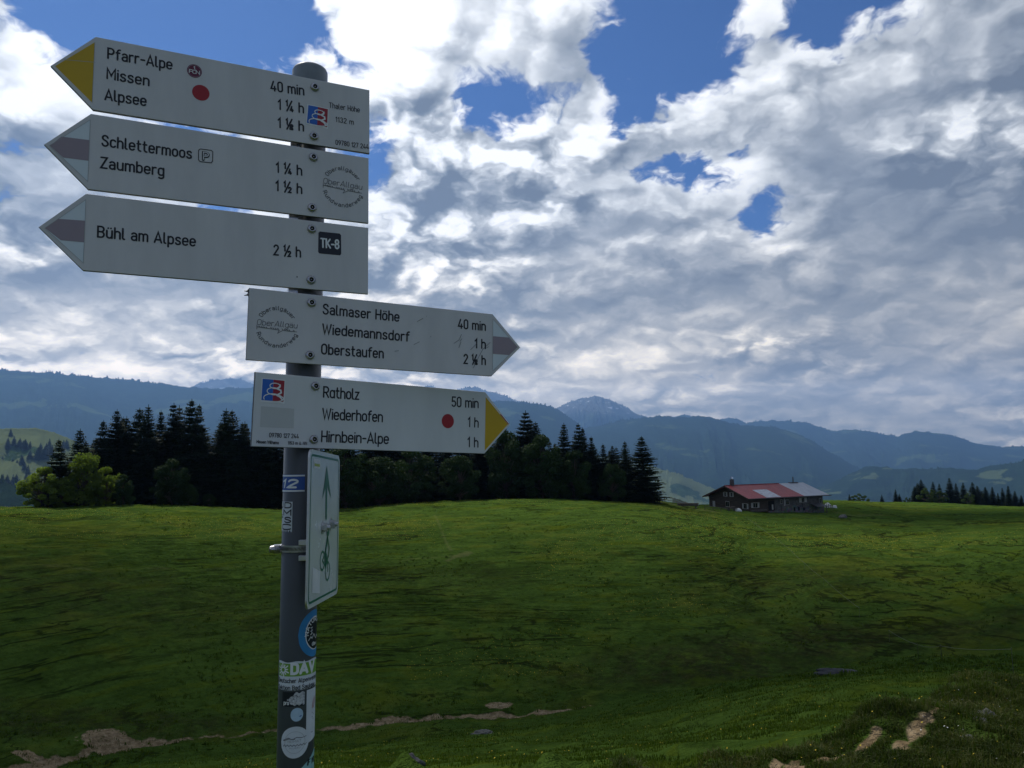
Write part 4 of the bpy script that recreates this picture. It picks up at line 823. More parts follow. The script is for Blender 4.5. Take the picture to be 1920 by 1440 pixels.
# ------------------------------------------------------------------ the cycle-route sign, edge-on beside the pole
M_csign = worn((.60, .66, .65), .05, 6, rough=.22, spec=.6)('white_enamel'); M_cgreen = mat('green_print', color=(.003, .14, .085), rough=.35); M_alu = worn((.52, .53, .54), .12, 40, rough=.38, metal=.9)('raw_aluminium')
cs_root = empty('cycle_route_sign', (0, 0, 0)); tag(cs_root, 'narrow white sign with green upright arrow and cyclist clamped side-on to the post', 'cycle sign')
cA = ray(578.8, 842); cA = cA * (1.435 / cA.y); cB = ray(636.2, 854); cB = cB * (1.690 / cB.y); cD = ray(577.6, 1142.5); cD = cD * (1.435 / cD.y); cC = ray(634.2, 1112); cC = cC * (1.690 / cC.y)
tc = ((cB - cA) + (cC - cD)).normalized(); nc = tc.cross(Vector((0, 0, 1))).normalized()
if nc.dot(-cA) < 0: nc = -nc
vc = nc.cross(tc).normalized(); vc = vc if vc.z > 0 else -vc
O_ = (cA + cB + cC + cD) / 4; cs_root.location = O_
wc = ((cB - cA).length + (cC - cD).length) / 2; hc_ = ((cA - cD).length + (cB - cC).length) / 2
def cfn(u, v, h): return tc * (u - wc / 2) + vc * (v - hc_ / 2) + nc * h
def rrect(w, h, r, ins=0.0):
    o = []
    for cx, cy, a in ((w - r, h - r, 0), (r, h - r, 90), (r, r, 180), (w - r, r, 270)): o += [(cx + (r - ins) * math.cos(R(a + t)), cy + (r - ins) * math.sin(R(a + t))) for t in range(0, 91, 15)]
    return o
mb = MB(); mb.poly([cfn(u, v, 0) for u, v in rrect(wc, hc_, .016)], nc * -.0035)
panel = mb.build('panel', [M_csign, M_alu], cs_root)
for p in panel.data.polygons: p.material_index = 0 if p.normal.dot(nc) > .9 else 1
bd = rrect(wc, hc_, .020, .0105); strokes_mesh('border_line', [bd + [bd[0]]], .0042, cfn, M_cgreen, cs_root)
def cpx(px, py):
    d = ray(px, py); P = d * (O_.dot(nc) / d.dot(nc)) - O_; return (P.dot(tc) + wc / 2, P.dot(vc) + hc_ / 2)

def cfilm(name, pts, m, h, parent=None): return patch(name, [cpx(*p) for p in pts], cfn, m, parent or cs_root, h)
# upright arrow: shaft and barbed head
ar = strokes_mesh('arrow_symbol', [[cpx(611.2, 969), cpx(611.9, 900)]], .0135, cfn, M_cgreen, cs_root, .0005)
patch('arrow_head', [cpx(612.2, 873.5), cpx(620.3, 934), cpx(612.1, 908)], cfn, M_cgreen, ar, .0008); patch('arrow_head', [cpx(612.2, 873.5), cpx(612.1, 908), cpx(603.6, 935.8)], cfn, M_cgreen, ar, .0008)
# cyclist: two wheels, frame, rider upright over the saddle
w1, w2 = cpx(604.2, 1051.5), cpx(613.9, 1070.5); wr = .0178; ci = [circ(*w1, wr, n=28), circ(*w2, wr, n=28)]; ci = [c + [c[0]] for c in ci]
hip, sho, hbar, bb = cpx(609.6, 1035), cpx(613.4, 1009), cpx(614.6, 1043), cpx(609.8, 1061)
ci += [[w1, hip, bb, w1], [bb, cpx(613.9, 1048), w2], [cpx(613.9, 1050), hbar]]
strokes_mesh('cyclist_symbol', ci, .0042, cfn, M_cgreen, cs_root, .0005)
strokes_mesh('rider_symbol', [[sho, hip], [hip, cpx(612.4, 1050), bb]], .0088, cfn, M_cgreen, cs_root, .0011); strokes_mesh('rider_symbol', [[sho, cpx(616.4, 1027), hbar]], .0052, cfn, M_cgreen, cs_root, .0015)
hd_ = cpx(614.2, 996); patch('rider_symbol', circ(*hd_, .0105), cfn, M_cgreen, cs_root, .0012)
ts = cfilm('sticker', [(588.6, 859.5), (600, 862), (599.8, 880), (588.2, 878)], M_stw, .0005); tag(ts, 'small faded white and green sticker in the upper corner')
cfilm('sticker_print', [(589.3, 868.5), (599.2, 870.5), (599.2, 875.5), (589.2, 873.7)], worn((.34, .44, .12), .1, 60)('faded_green'), .0008, ts)
M_pap = worn((.66, .70, .70), .05, 40, rough=.5)('pale_sticker'); cfilm('sticker', [(585.5, 1063), (599.5, 1071), (599, 1112.5), (584.8, 1112)], M_pap, .0005)
for (a, b) in ((604.5, 989), (619.3, 983)):
    u_, v_ = cpx(a, b); c0 = cfn(u_, v_, 0); mb = MB(); mb.tube(c0, c0 + nc * .0015, .013, .013, 20); mb.tube(c0 + nc * .0015, c0 + nc * .0105, .0088, .0088, 6); mb.tube(c0 + nc * .0105, c0 + nc * .016, .0048, .0044, 12); mb.build('bolt', M_alu, cs_root)
# channel bracket behind the sign, reaching to the post
mb = MB()
for zz in (1016.5, 1045.5):
    p_ = cyl(*on_pole(566, zz), .0) + PO - O_; q_ = Vector((-wc * .0 + 0, 0, 0)); b0 = cfn(wc * .28, 0, -.0045); z_ = p_.z
    mb.box(p_.x - .004, (tc * (wc * -.05)).x - .004, p_.y - .012, p_.y + .020, z_ - .0055, z_ + .0055, 0, .001)
mb.build('bracket', M_alu, cs_root)

# ------------------------------------------------------------------ trees
rng = random.Random(7)
def leaf_mat(name, lo, mid_, hi, trans=.25, scale=1.2):
    def f(q, b):
        oi = q.n('ShaderNodeObjectInfo').outputs['Random']; co = q.n('ShaderNodeTexCoord').outputs['Object']
        n = q.noise(co, scale, 3, .6); n = q.m('ADD', n, q.m('MULTIPLY', q.m('SUBTRACT', oi, .5), .18))
        col = q.ramp(n, [(.3, lo), (.5, mid_), (.7, hi)]); q.put(b.inputs['Base Color'], col)
        b.inputs['Roughness'].default_value = .75; b.inputs['Specular IOR Level'].default_value = .15
        tr = q.n('ShaderNodeBsdfTranslucent'); q.put(tr.inputs[0], q.mix(1.0, col, (1.15, 1.25, .55, 1), 'MULTIPLY'))
        mx = q.n('ShaderNodeMixShader'); mx.inputs[0].default_value = trans
        q.nt.links.new(b.outputs[0], mx.inputs[1]); q.nt.links.new(tr.outputs[0], mx.inputs[2]); q.nt.links.new(mx.outputs[0], q.nt.nodes['Material Output'].inputs[0])
    return mat(name, f)
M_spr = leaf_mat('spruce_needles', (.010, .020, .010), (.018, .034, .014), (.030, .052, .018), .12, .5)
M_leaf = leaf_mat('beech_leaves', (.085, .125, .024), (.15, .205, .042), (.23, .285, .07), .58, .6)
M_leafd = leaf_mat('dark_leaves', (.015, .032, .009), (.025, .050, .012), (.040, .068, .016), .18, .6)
M_bark = worn((.085, .065, .05), .3, 6, rough=.95)('bark')
def quads(name, C, U, V, m, smooth=False):
    """leaf quads: centres and half axes"""
    C, U, V = (np.asarray(a, np.float32) for a in (C, U, V)); n = len(C)
    v = np.stack([C - U - V * .35, C + U * .15 - V, C + U, C + U * .15 + V], 1).reshape(-1, 3)
    return np_mesh(name, v, np.arange(4 * n).reshape(n, 4))
def spruce_crown(seed, wid=.17, bare=.03, gaps=.12, sparse=1.0):
    r = np.random.default_rng(seed); C = []; U = []; V = []
    H = 1.0; nl = 66; lean = r.normal(0, .008, 2)
    for L in range(nl):
        f = (L + r.uniform(-.9, .9)) / nl; f = min(max(f, 0), .985); z0 = bare + (H - bare) * f ** .93
        R0 = wid * ((1 - f) ** .82) * r.uniform(.82, 1.12) + .010
        if f < .12: R0 *= .75 + 2 * f
        nb_ = max(5, int((10 - 2.5 * f) * sparse)); a0 = r.uniform(0, 6.28)
        for k in range(nb_):
            if r.random() < gaps * (1 - f): continue
            a = a0 + 6.283 * k / nb_ + r.normal(0, .22); ln = R0 * r.uniform(.68, 1.16); dr = np.array([math.cos(a), math.sin(a), 0]); sd_ = np.array([-dr[1], dr[0], 0])
            droop = r.uniform(.25, .55) * (1 - .75 * f); up = .25 + .9 * f
            ns = max(3, int(ln / .012))
            for j in range(ns):
                t = (j + .6) / ns; rad = ln * t; zz = z0 + ln * (up * t * .35 - droop * t + .28 * droop * t ** 3)
                p = dr * rad + np.array([lean[0] * z0, lean[1] * z0, zz])
                sp = (.34 * (1 - t) + .10) * ln * .62 + .004
                for s_ in (-1, 1):
                    ax = dr * (.55 + .3 * r.random()) + sd_ * s_ * r.uniform(.5, 1.0) + np.array([0, 0, -r.uniform(.05, .45)]); ax /= np.linalg.norm(ax)
                    hl = sp * r.uniform(.6, 1.15); c = p + ax * hl * .75
                    w_ = np.cross(ax, [0, 0, 1]); w_ = w_ / np.linalg.norm(w_); w_ = w_ * math.cos(r.uniform(-.6, .6)) + np.array([0, 0, 1]) * r.uniform(-.5, .3)
                    C.append(c); U.append(ax * hl); V.append(w_ * min(hl * .50, .017) * r.uniform(.7, 1.3))
                if t < .9:      # hanging twigs
                    hl = .019 * r.uniform(.5, 1.3) * (1 - .5 * f); ax = np.array([r.normal(0, .2), r.normal(0, .2), -1.0])
                    C.append(p + ax * hl * .8); U.append(ax * hl); V.append((sd_ * .7 + dr * r.normal(0, .6)) * hl * .45)
            ax = dr * .8 + np.array([0, 0, .25 * f - .15]); C.append(dr * ln + np.array([0, 0, z0 + ln * (up * .35 - droop * .72)])); U.append(ax * ln * .14); V.append(sd_ * ln * .05)
    for k in range(10):
        a = r.uniform(0, 6.28); C.append(np.array([lean[0], lean[1], .975 + .003 * k])); U.append(np.array([math.cos(a) * .004, math.sin(a) * .004, .014])); V.append(np.array([-math.sin(a), math.cos(a), 0]) * .0022)
    return quads('spruce_crown', C, U, V, M_spr)
def trunk_mesh(r0, h, limbs=(), n=8):
    mb = MB(); seg = 5; p = [Vector((0.012 * h * math.sin(i * 1.7), .010 * h * math.cos(i * 2.3) - .010 * h, h * i / seg)) for i in range(seg + 1)]; p[0] = Vector((0, 0, -.04 * h))
    for i in range(seg): mb.tube(p[i], p[i + 1], r0 * (1 - i / seg * .92), r0 * (1 - (i + 1) / seg * .92), n)
    for a, b, ra, rb in limbs: mb.tube(a, b, ra, rb, 6)
    me = bpy.data.meshes.new('trunk'); mb.b.to_mesh(me); mb.b.free(); return me
SPR = []
for i in range(8):
    cm = spruce_crown(100 + i, wid=(.20, .225, .185, .25, .21, .195, .26, .175)[i], gaps=(.1, .15, .2, .08, .18, .25, .12, .15)[i]); cm.materials.append(M_spr)
    tm = trunk_mesh(.013, .96); tm.materials.append(M_bark); SPR.append((tm, cm))
def broad_crown(seed, m, nc=64, nl=14000, leaf=.020, sq=(.42, .42, .44), low=.0, flat=.0):
    """unit-height broadleaf crown: leaf clumps along boughs reaching out from the stem"""
    r = np.random.default_rng(seed); C = []; U = []; V = []; limbs = []; cl = []
    for k in range(nc):
        a = r.uniform(0, 6.28); e = r.uniform(-.98, 1.0) ; cz = .07 + low + (1 - low) * .43 + sq[2] * e * .92; rad = math.sqrt(max(.02, 1 - min(.97, abs(e)) ** (2 if e > 0 else 5))) * r.uniform(.45, 1.0)
        p = np.array([math.cos(a) * sq[0] * rad, math.sin(a) * sq[1] * rad, cz]); cl.append((p, r.uniform(.07, .13)))
        limbs.append((Vector((0, 0, max(.08, cz * .45))), Vector(p * .92), .010, .003))
    for p, cr in cl:
        n = int(nl / nc); d = r.normal(0, 1, (n, 3)); d /= np.linalg.norm(d, axis=1)[:, None]; q = p + d * (cr * r.uniform(.35, 1.0, n) ** .5)[:, None] * np.array([1.1, 1.1, .8])
        q[:, 2] -= .12 * cr * (d[:, 0] ** 2 + d[:, 1] ** 2); ax = r.normal(0, 1, (n, 3)) + d * .8; ax[:, 2] -= .35; ax /= np.linalg.norm(ax, axis=1)[:, None]
        w_ = np.cross(ax, d + r.normal(0, .4, (n, 3))); w_ /= np.linalg.norm(w_, axis=1)[:, None] + 1e-6
        s_ = leaf * r.uniform(.6, 1.3, n)[:, None]; C.append(q); U.append(ax * s_); V.append(w_ * s_ * .55)
    me = quads('crown', np.concatenate(C), np.concatenate(U), np.concatenate(V), m); me.materials.append(m)
    tm = trunk_mesh(.022, .75, limbs); tm.materials.append(M_bark); return tm, me
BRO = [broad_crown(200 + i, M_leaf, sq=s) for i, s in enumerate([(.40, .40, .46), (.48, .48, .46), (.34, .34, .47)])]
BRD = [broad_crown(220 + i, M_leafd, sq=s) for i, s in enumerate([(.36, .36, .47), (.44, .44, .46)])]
M_leafm = leaf_mat('bush_leaves', (.030, .055, .014), (.055, .090, .022), (.085, .125, .034), .3, .6)
BUSH = broad_crown(240, M_leafm, nc=30, nl=9000, leaf=.024, sq=(.62, .62, .44), low=.02)
def plant(name, tmpl, x, y, h, wx, label, cat, group=None, z=None, crown='crown'):
    root = empty(name, (x, y, (ground_z(x, y) if z is None else z) - .02 * h), rng.uniform(0, 6.28)); tag(root, label, cat, group)
    for nm, me in (('trunk', tmpl[0]), (crown, tmpl[1])):
        o = link(nm, me, None, root); o.scale = (h * wx, h * wx, h)
    return root
def at(px, r):
    a, e = azel(px, 945); return math.sin(a) * r, math.cos(a) * r
def height_to(px, py, r, x, y): return r * math.tan(azel(px, py)[1]) - ground_z(x, y)
GB = 'spruces in the dark belt along the meadow crest'
LB = 'dark spruce standing close among its like in the belt behind the meadow crest'
FRONT = [ # (column, row of the tip, distance, width, own label)
 (108,822,146,1.15,'small dark spruce at the left end of the belt, between two pale leafy trees'), (156,826,156,1.5,None), (187,786,158,1.1,None), (213.5,765,159,1.0,None), (224,779,166,.95,None), (235,778,162,.85,None), (260,762,160,1.1,None), (273,756.5,157,.95,None), (299,767,164,.8,None), (323,752.5,158,1.0,None), (332,758,163,.95,None),
 (356,745.5,155,1.0,'tallest spruce left of the signpost, two-pointed top against the blue hills'), (368,755,157,.95,None), (419,763.5,156,1.05,None), (434,766,159,1.0,None), (449,790,158,.9,None), (460,788,161,.9,None), (490,775,158,1.0,None), (512,780,162,1.0,None), (545,770,160,1.0,None), (585,778,158,1.0,None), (615,785,163,1.0,None), (650,775,160,1.0,None), (690,782,158,1.0,None), (722,778,161,1.0,None), (765,780,160,1.0,None), (800,790,163,1.0,None), (838,786,160,1.0,None), (872,792,158,1.0,None), (905,800,160,1.0,None), (940,805,162,1.0,None), (965,812,160,1.0,None),
 (987,768,158,1.1,'tall spruce with a spire top just right of the lowest board tip'), (996,783,163,.9,None), (1007,789,159,.95,None), (1032,826,160,1.0,None), (1059,791,158,1.05,None), (1088,791,160,1.05,None), (1097,800,165,.9,None), (1112,816,161,.9,None), (1134.5,830,160,1.0,None), (1152,833.5,164,.9,None), (1173,839,160,1.05,None), (1205,816,160,1.15,'free-standing spruce closing the right end of the dark belt')]
for i, (px_, py_, r_, w_, lab) in enumerate(FRONT):
    x, y = at(px_, r_); plant('spruce', SPR[rng.randrange(8)], x, y, height_to(px_, py_, r_, x, y), w_ * rng.uniform(1.12, 1.5), lab or LB, 'spruce', GB)
for i in range(46):                                       # the second rank that closes the belt
    px_ = 150 + i * 23.0 + rng.uniform(-9, 9); r_ = rng.uniform(168, 182); x, y = at(px_, r_); top = (795 if 200 < px_ < 470 else 812) + rng.uniform(-14, 22) + (22 if px_ > 1050 else 0)
    plant('spruce', SPR[(i * 3) % 8], x, y, height_to(px_, top, r_, x, y), 1.6, LB, 'spruce', GB)
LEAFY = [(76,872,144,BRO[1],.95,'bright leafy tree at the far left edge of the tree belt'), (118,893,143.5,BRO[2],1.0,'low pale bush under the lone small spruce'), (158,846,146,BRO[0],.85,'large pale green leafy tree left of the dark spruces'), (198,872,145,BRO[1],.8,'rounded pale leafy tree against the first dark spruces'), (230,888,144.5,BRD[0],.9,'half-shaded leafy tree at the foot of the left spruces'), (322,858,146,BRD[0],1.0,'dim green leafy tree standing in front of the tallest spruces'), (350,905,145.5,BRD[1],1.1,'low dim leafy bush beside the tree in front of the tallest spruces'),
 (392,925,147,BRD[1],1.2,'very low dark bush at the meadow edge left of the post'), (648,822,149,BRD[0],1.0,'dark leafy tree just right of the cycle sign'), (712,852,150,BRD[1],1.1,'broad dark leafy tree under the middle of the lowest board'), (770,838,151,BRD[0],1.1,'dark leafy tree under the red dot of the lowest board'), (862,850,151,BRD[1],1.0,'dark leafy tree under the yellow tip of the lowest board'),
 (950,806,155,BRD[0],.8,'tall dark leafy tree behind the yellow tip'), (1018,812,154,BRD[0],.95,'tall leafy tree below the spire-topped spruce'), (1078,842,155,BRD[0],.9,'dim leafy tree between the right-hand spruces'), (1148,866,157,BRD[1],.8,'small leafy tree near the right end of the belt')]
for px_, py_, r_, tm, w_, lab in LEAFY:
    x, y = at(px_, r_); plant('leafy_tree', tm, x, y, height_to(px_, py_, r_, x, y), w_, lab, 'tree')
# beyond the farmhouse
FAR = [(1654,927,372,1.2), (1680,917,368,1.0), (1687,925,375,1.1), (1716,911,372,1.0), (1730,898,374,1.0), (1722,905,378,1.1), (1752,902,378,1.0), (1763,906,372,1.0), (1782,895,374,1.15), (1795,905,380,1.1), (1808,904,372,1.0), (1826,903,374,1.0), (1835,910,380,1.1), (1850,912,372,1.0), (1862,912,376,1.0), (1872,924,371,1.1), (1882,914,376,1.0), (1892,910,373,1.0), (1904,920,377,1.1), (1915,928,372,1.1), (1740,918,384,1.3), (1842,920,384,1.3), (1935,915,376,1.1)]
for i, (px_, py_, r_, w_) in enumerate(FAR):
    x, y = at(px_, r_); plant('spruce', SPR[(i * 5 + 2) % 8], x, y, height_to(px_, py_, r_, x, y), w_ * 1.35, 'small dark spruce standing alone right of the farmhouse' if i == 0 else 'distant dark spruce in the grove at the right edge of the meadow', 'spruce', None if i == 0 else 'spruces of the distant right grove')
for px_, py_, r_, w_, lab in ((1612,925,352,1.15,'round green bush on the skyline right of the farmhouse'), (1740,914,360,1.0,'large rounded leafy tree in front of the right grove'), (1763,920,362,.95,'rounded leafy tree on the right of its larger neighbour in front of the grove'), (1818,924,364,.8,'small round leafy tree amid the right grove spruces'), (1702,932,362,1.0,'low bush at the left foot of the right grove')):
    x, y = at(px_, r_); plant('bush', BUSH, x, y, height_to(px_, py_, r_, x, y), w_, lab, 'bush')
x, y = at(1594, 352); plant('spruce', SPR[2], x, y, height_to(1594, 926, 352, x, y), 1.5, 'tiny spruce beside the round bush right of the farmhouse', 'spruce')
# clumps on the pasture hill far left
dg = bpy.context.evaluated_depsgraph_get(); dg.update()
from mathutils.bvhtree import BVHTree
bv = BVHTree.FromObject(L1, dg)
pts = [(20,818,1.0)] + [(rng.uniform(14, 60), 838 + rng.uniform(-4, 4), rng.uniform(.8, 1.2)) for _ in range(9)] + [(rng.uniform(66, 98), 853 + rng.uniform(-12, 10), rng.uniform(.9, 1.5)) for _ in range(9)] + [(rng.uniform(118, 142), 842 + rng.uniform(-4, 5), 1.0) for _ in range(5)] + [(42,872,1.1), (46,880,.9), (52,888,1.0), (56,860,1.0), (48,843,1.2), (40,868,1.0)] + [(rng.uniform(0, 60), 915 + rng.uniform(-8, 12), rng.uniform(1, 1.5)) for _ in range(12)] + [(5,860,.4), (24,865,.4), (32,867,.4)]
for i, (px_, py_, s_) in enumerate(pts):
    hit = bv.ray_cast(Vector((0, 0, 0)), ray(px_, py_).normalized())
    if hit[0] is None: continue
    c = hit[0]; h = 20 * s_; root = link('spruce', SPR[i % 8][1], None, None, (c.x, c.y, c.z - 1)); root.scale = (h * 1.5, h * 1.5, h)
    tag(root, 'tiny far-off spruce on the pale pasture hill at the left edge', 'spruce', 'spruces scattered on the far left pasture hill')

# ------------------------------------------------------------------ the farmhouse
HC = on_ground(1405, 959, 100)                      # its nearest corner
_az = math.atan2(HC.x, HC.y); HROT = -_az + R(43)
hs = empty('farmhouse', (HC.x, HC.y, HC.z), HROT); tag(hs, 'low alpine farmhouse with half red, half grey metal roof and dark wooden walls', 'farmhouse')
S_ = math.hypot(HC.x, HC.y) / 172.0
LL, WW, EH, RH, OV = 21.7 * S_, 12.6 * S_, 2.95 * S_, 5.15 * S_, 1.0 * S_
def plank(q, b):
    co = q.n('ShaderNodeTexCoord').outputs['Object']
    n = q.noise(q.vm('MULTIPLY', co, (.3, .3, 4.0)), 2.2, 5, .6)
    q.put(b.inputs['Base Color'], q.ramp(n, [(.3, (.034, .024, .018)), (.55, (.072, .053, .039)), (.75, (.12, .092, .070))])); b.inputs['Roughness'].default_value = .9
M_plank = mat('weathered_boards', plank)
def shingle(q, b):
    co = q.n('ShaderNodeTexCoord').outputs['Object']
    n = q.noise(co, 1.4, 6, .65); q.put(b.inputs['Base Color'], q.ramp(n, [(.3, (.065, .060, .055)), (.55, (.115, .110, .103)), (.75, (.17, .165, .155))])); b.inputs['Roughness'].default_value = .95
M_shing = mat('grey_shingles', shingle)
def rub(q, b):
    co = q.n('ShaderNodeTexCoord').outputs['Object']
    v = q.n('ShaderNodeTexVoronoi'); q.put(v.inputs['Vector'], q.vm('MULTIPLY', co, (1, 1, 1.5))); v.inputs['Scale'].default_value = 2.2
    q.put(b.inputs['Base Color'], q.mix(.55, q.ramp(q.noise(co, 1.2, 5, .6), [(.3, (.09, .088, .082)), (.7, (.21, .205, .195))]), v.outputs['Color'], 'MULTIPLY')); b.inputs['Roughness'].default_value = .95
M_rub = mat('rubble_wall', rub)
def roofm(c1, c2):
    def f(q, b):
        co = q.n('ShaderNodeTexCoord').outputs['Object']; sp = q.n('ShaderNodeSeparateXYZ'); q.put(sp.inputs[0], co)
        seam = q.m('PINGPONG', q.m('MULTIPLY', sp.outputs[0], 1.7), .5)
        n = q.noise(q.vm('MULTIPLY', co, (1, .3, 1)), 1.1, 5, .6)
        q.put(b.inputs['Base Color'], q.ramp(n, [(.32, c1), (.68, c2)])); b.inputs['Roughness'].default_value = .5
        bp = q.n('ShaderNodeBump'); bp.inputs['Distance'].default_value = .05; q.put(bp.inputs['Height'], q.ss(seam, 0, .12)); q.put(b.inputs['Normal'], bp.outputs[0])
    return f
M_rred = mat('red_sheet_roof', roofm((.19, .015, .018), (.28, .028, .027))); M_rgrey = mat('grey_sheet_roof', roofm((.33, .35, .37), (.42, .44, .46))); M_rpale = mat('pale_sheet_roof', lambda q, b: q.put(b.inputs['Base Color'], q.ramp(q.noise(q.n('ShaderNodeTexCoord').outputs['Object'], 1.6, 5, .7), [(.34, (.20, .19, .20)), (.48, (.38, .40, .43)), (.6, (.44, .47, .50))])))
M_shut = worn((.40, .39, .36), .15, 3)('pale_shutter'); M_glass = mat('dark_pane', color=(.012, .014, .018), rough=.12, spec=.6); M_frame = worn((.42, .40, .37), .1, 4)('window_frame_wood'); M_dark = mat('dark_opening', color=(.010, .009, .008), rough=.9); M_wood = worn((.10, .085, .07), .25, 3, rough=.9)('grey_timber')
M_chim = worn((.07, .07, .075), .2, 4, rough=.6)('sooty_metal'); M_shine = mat('bright_steel', color=(.75, .76, .78), rough=.18, metal=1.0)
XS_ = 7.2 * S_                                       # where the wooden dwelling ends and the shingled byre begins
mb = MB(); mb.poly([(0, 0, -.3), (0, WW, -.3), (0, WW, EH), (0, WW / 2, RH - .12), (0, 0, EH)], Vector((XS_, 0, 0))); mb.build('wall', M_plank, hs)
mb = MB(); mb.poly([(XS_ + .004, .02, -.3), (XS_ + .004, WW - .02, -.3), (XS_ + .004, WW - .02, EH - .02), (XS_ + .004, WW / 2, RH - .14), (XS_ + .004, .02, EH - .02)], Vector((LL - XS_, 0, 0))); mb.build('wall', M_shing, hs)
mb = MB(); mb.box(-.05, LL + .05, -.05, WW + .05, -3.2, -.302); mb.build('foundation', M_rub, hs)
mb = MB(); mb.box(9.2 * S_, LL + .12, -.14, .019, -3.2, .75 * S_); mb.build('foundation', M_rub, hs)
sl = (RH - EH) / (WW / 2); th = .16
def slope(x0, x1, side, up=.0):
    y0 = -OV if side < 0 else WW + OV; z0 = EH - sl * OV; ym = WW / 2
    p = [(x0, y0, z0 + up), (x1, y0, z0 + up), (x1, ym, RH + up), (x0, ym, RH + up)]
    m_ = MB(); m_.poly(p, Vector((0, 0, th))); return m_
SPLIT = 15.0 * S_
rf = slope(-OV, SPLIT, -1).build('roof', M_rred, hs); slope(SPLIT + .003, LL + OV * .9, -1).build('roof', M_rgrey, hs); slope(-OV, LL + OV * .9, 1).build('roof', M_rred, hs)
pp = MB(); ya, yb = -OV + .06, WW * .26; za, zb_ = EH + sl * ya + th + .004, EH + sl * yb + th + .004
pp.poly([(4.2 * S_, ya, za), (8.3 * S_, ya, za), (8.3 * S_, yb, zb_), (4.2 * S_, yb, zb_)], Vector((0, 0, .03))); pp.build('roof_panel', M_rpale, rf)
mb = MB(); mb.box(-OV, SPLIT, WW / 2 - .12, WW / 2 + .12, RH + th, RH + th + .09); mb.build('ridge_cap', M_rred, rf)
mb = MB(); mb.poly([(-OV - .03, -OV, EH - sl * OV - .12), (-OV - .03, -OV, EH - sl * OV + th), (-OV - .03, WW / 2, RH + th), (-OV - .03, WW + OV, EH - sl * OV + th), (-OV - .03, WW + OV, EH - sl * OV - .12), (-OV - .03, WW / 2, RH - .12)], Vector((-.06, 0, 0))); mb.build('barge_board', M_plank, rf)
mb = MB(); mb.tube((-OV, -OV - .09, EH - sl * OV + .05), (LL + OV * 1.5, -OV - .09, EH - sl * OV - .02), .085, .085, 8); mb.build('gutter', M_chim, rf)
ch = MB(); ch.box(.9 * S_, 1.55 * S_, WW / 2 - .33, WW / 2 + .33, RH - .2, RH + 1.45); cho = ch.build('chimney', M_chim, hs)
c2 = MB(); c2.tube((1.22 * S_, WW / 2, RH + 1.45), (1.22 * S_, WW / 2, RH + 1.62), .26, .26, 14); c2.tube((1.22 * S_, WW / 2, RH + 1.62), (1.22 * S_, WW / 2, RH + 1.95), .34, .30, 14); c2.build('chimney_cowl', M_shine, cho)
fl_ = MB(); fl_.tube((19.6 * S_, WW / 2 + .1, RH), (19.6 * S_, WW / 2 + .1, RH + 1.55), .12, .12, 10); fo = fl_.build('flue', M_chim, hs)
mb = MB(); mb.box(18.2 * S_, 20.8 * S_, WW / 2 - .25, WW / 2 + .25, RH + th, RH + th + .16); mb.build('ridge_vent', M_chim, hs)
def window(face, a, z, w, h, shut=.45, both=True):
    """face 'f' = long front wall (y = 0), 'g' = gable (x = 0); a = metres along it from the near corner"""
    def bx(m_, a0, a1, d0, d1, z0, z1):
        if face == 'f': m_.box(a0, a1, -d1, -d0, z0, z1)
        else: m_.box(-d1, -d0, a0, a1, z0, z1)
    m_ = MB(); bx(m_, a - w / 2 - .09, a + w / 2 + .09, .002, .07, z - .09, z + h + .09); fr = m_.build('window', M_frame, hs)
    m_ = MB(); bx(m_, a - w / 2, a - .03, .071, .085, z, z + h); bx(m_, a + .03, a + w / 2, .071, .085, z, z + h); m_.build('pane', M_glass, fr)
    if shut:
        for s_ in ((-1, 1) if both else (1,)):
            m_ = MB(); c_ = a + s_ * (w / 2 + .11 + shut / 2); bx(m_, c_ - shut / 2, c_ + shut / 2, .004, .06, z - .06, z + h + .06); m_.build('shutter', M_shut, hs)
s = S_
window('g', .50 * WW - 1.15 * s, 2.95 * s, .45 * s, .85 * s, .30 * s); window('g', .50 * WW + .85 * s, 2.95 * s, .45 * s, .85 * s, .30 * s)
window('g', .52 * WW, .75 * s, 1.0 * s, 1.05 * s, .0); window('g', 1.1 * s, .55 * s, .9 * s, 1.0 * s, .34 * s)
window('f', 1.7 * s, .75 * s, 1.2 * s, .95 * s, .42 * s); window('f', 9.2 * s, 1.3 * s, .5 * s, .8 * s, 0); window('f', 10.9 * s, 1.0 * s, .8 * s, .95 * s, .0); window('f', 15.6 * s, 1.35 * s, .8 * s, .9 * s, .62 * s, True); window('f', 20.8 * s, .95 * s, .45 * s, .9 * s, 0)
mb = MB(); mb.box(-.05, -.003, WW - 2.0 * s, WW - 1.2 * s, -.1, 1.75 * s); mb.build('door', M_shut, hs)
mb = MB(); mb.box(5.4 * s, 7.1 * s, -.05, -.003, -.25, 1.95 * s); do = mb.build('door', M_dark, hs); mb = MB(); mb.box(6.35 * s, 6.75 * s, -.09, -.052, .1, 1.2 * s); mb.build('door_leaf', M_shut, do)
mb = MB(); mb.box(9.9 * s, 10.25 * s, -.1, -.022, .77 * s, 2.35 * s); mb.build('post', M_frame, hs)
for a_ in (12.6, 13.9, 15.4): mb = MB(); mb.box(a_ * s, (a_ + .42) * s, -.2, -.143, -.45 * s, .35 * s); mb.build('byre_window', M_dark, hs)
mb = MB(); mb.box(15.2 * s, 16.3 * s, -.42, -.143, .2 * s, 1.05 * s); mb.build('meter_box', M_shing, hs)
mb = MB(); mb.poly([(17.6 * s, -.15, .95 * s), (17.6 * s, -2.1 * s, .35 * s), (17.6 * s, -2.1 * s, .27 * s), (17.6 * s, -.15, .87 * s)], Vector((3.1 * s, 0, 0))); lt = mb.build('lean_to_roof', M_chim, hs)
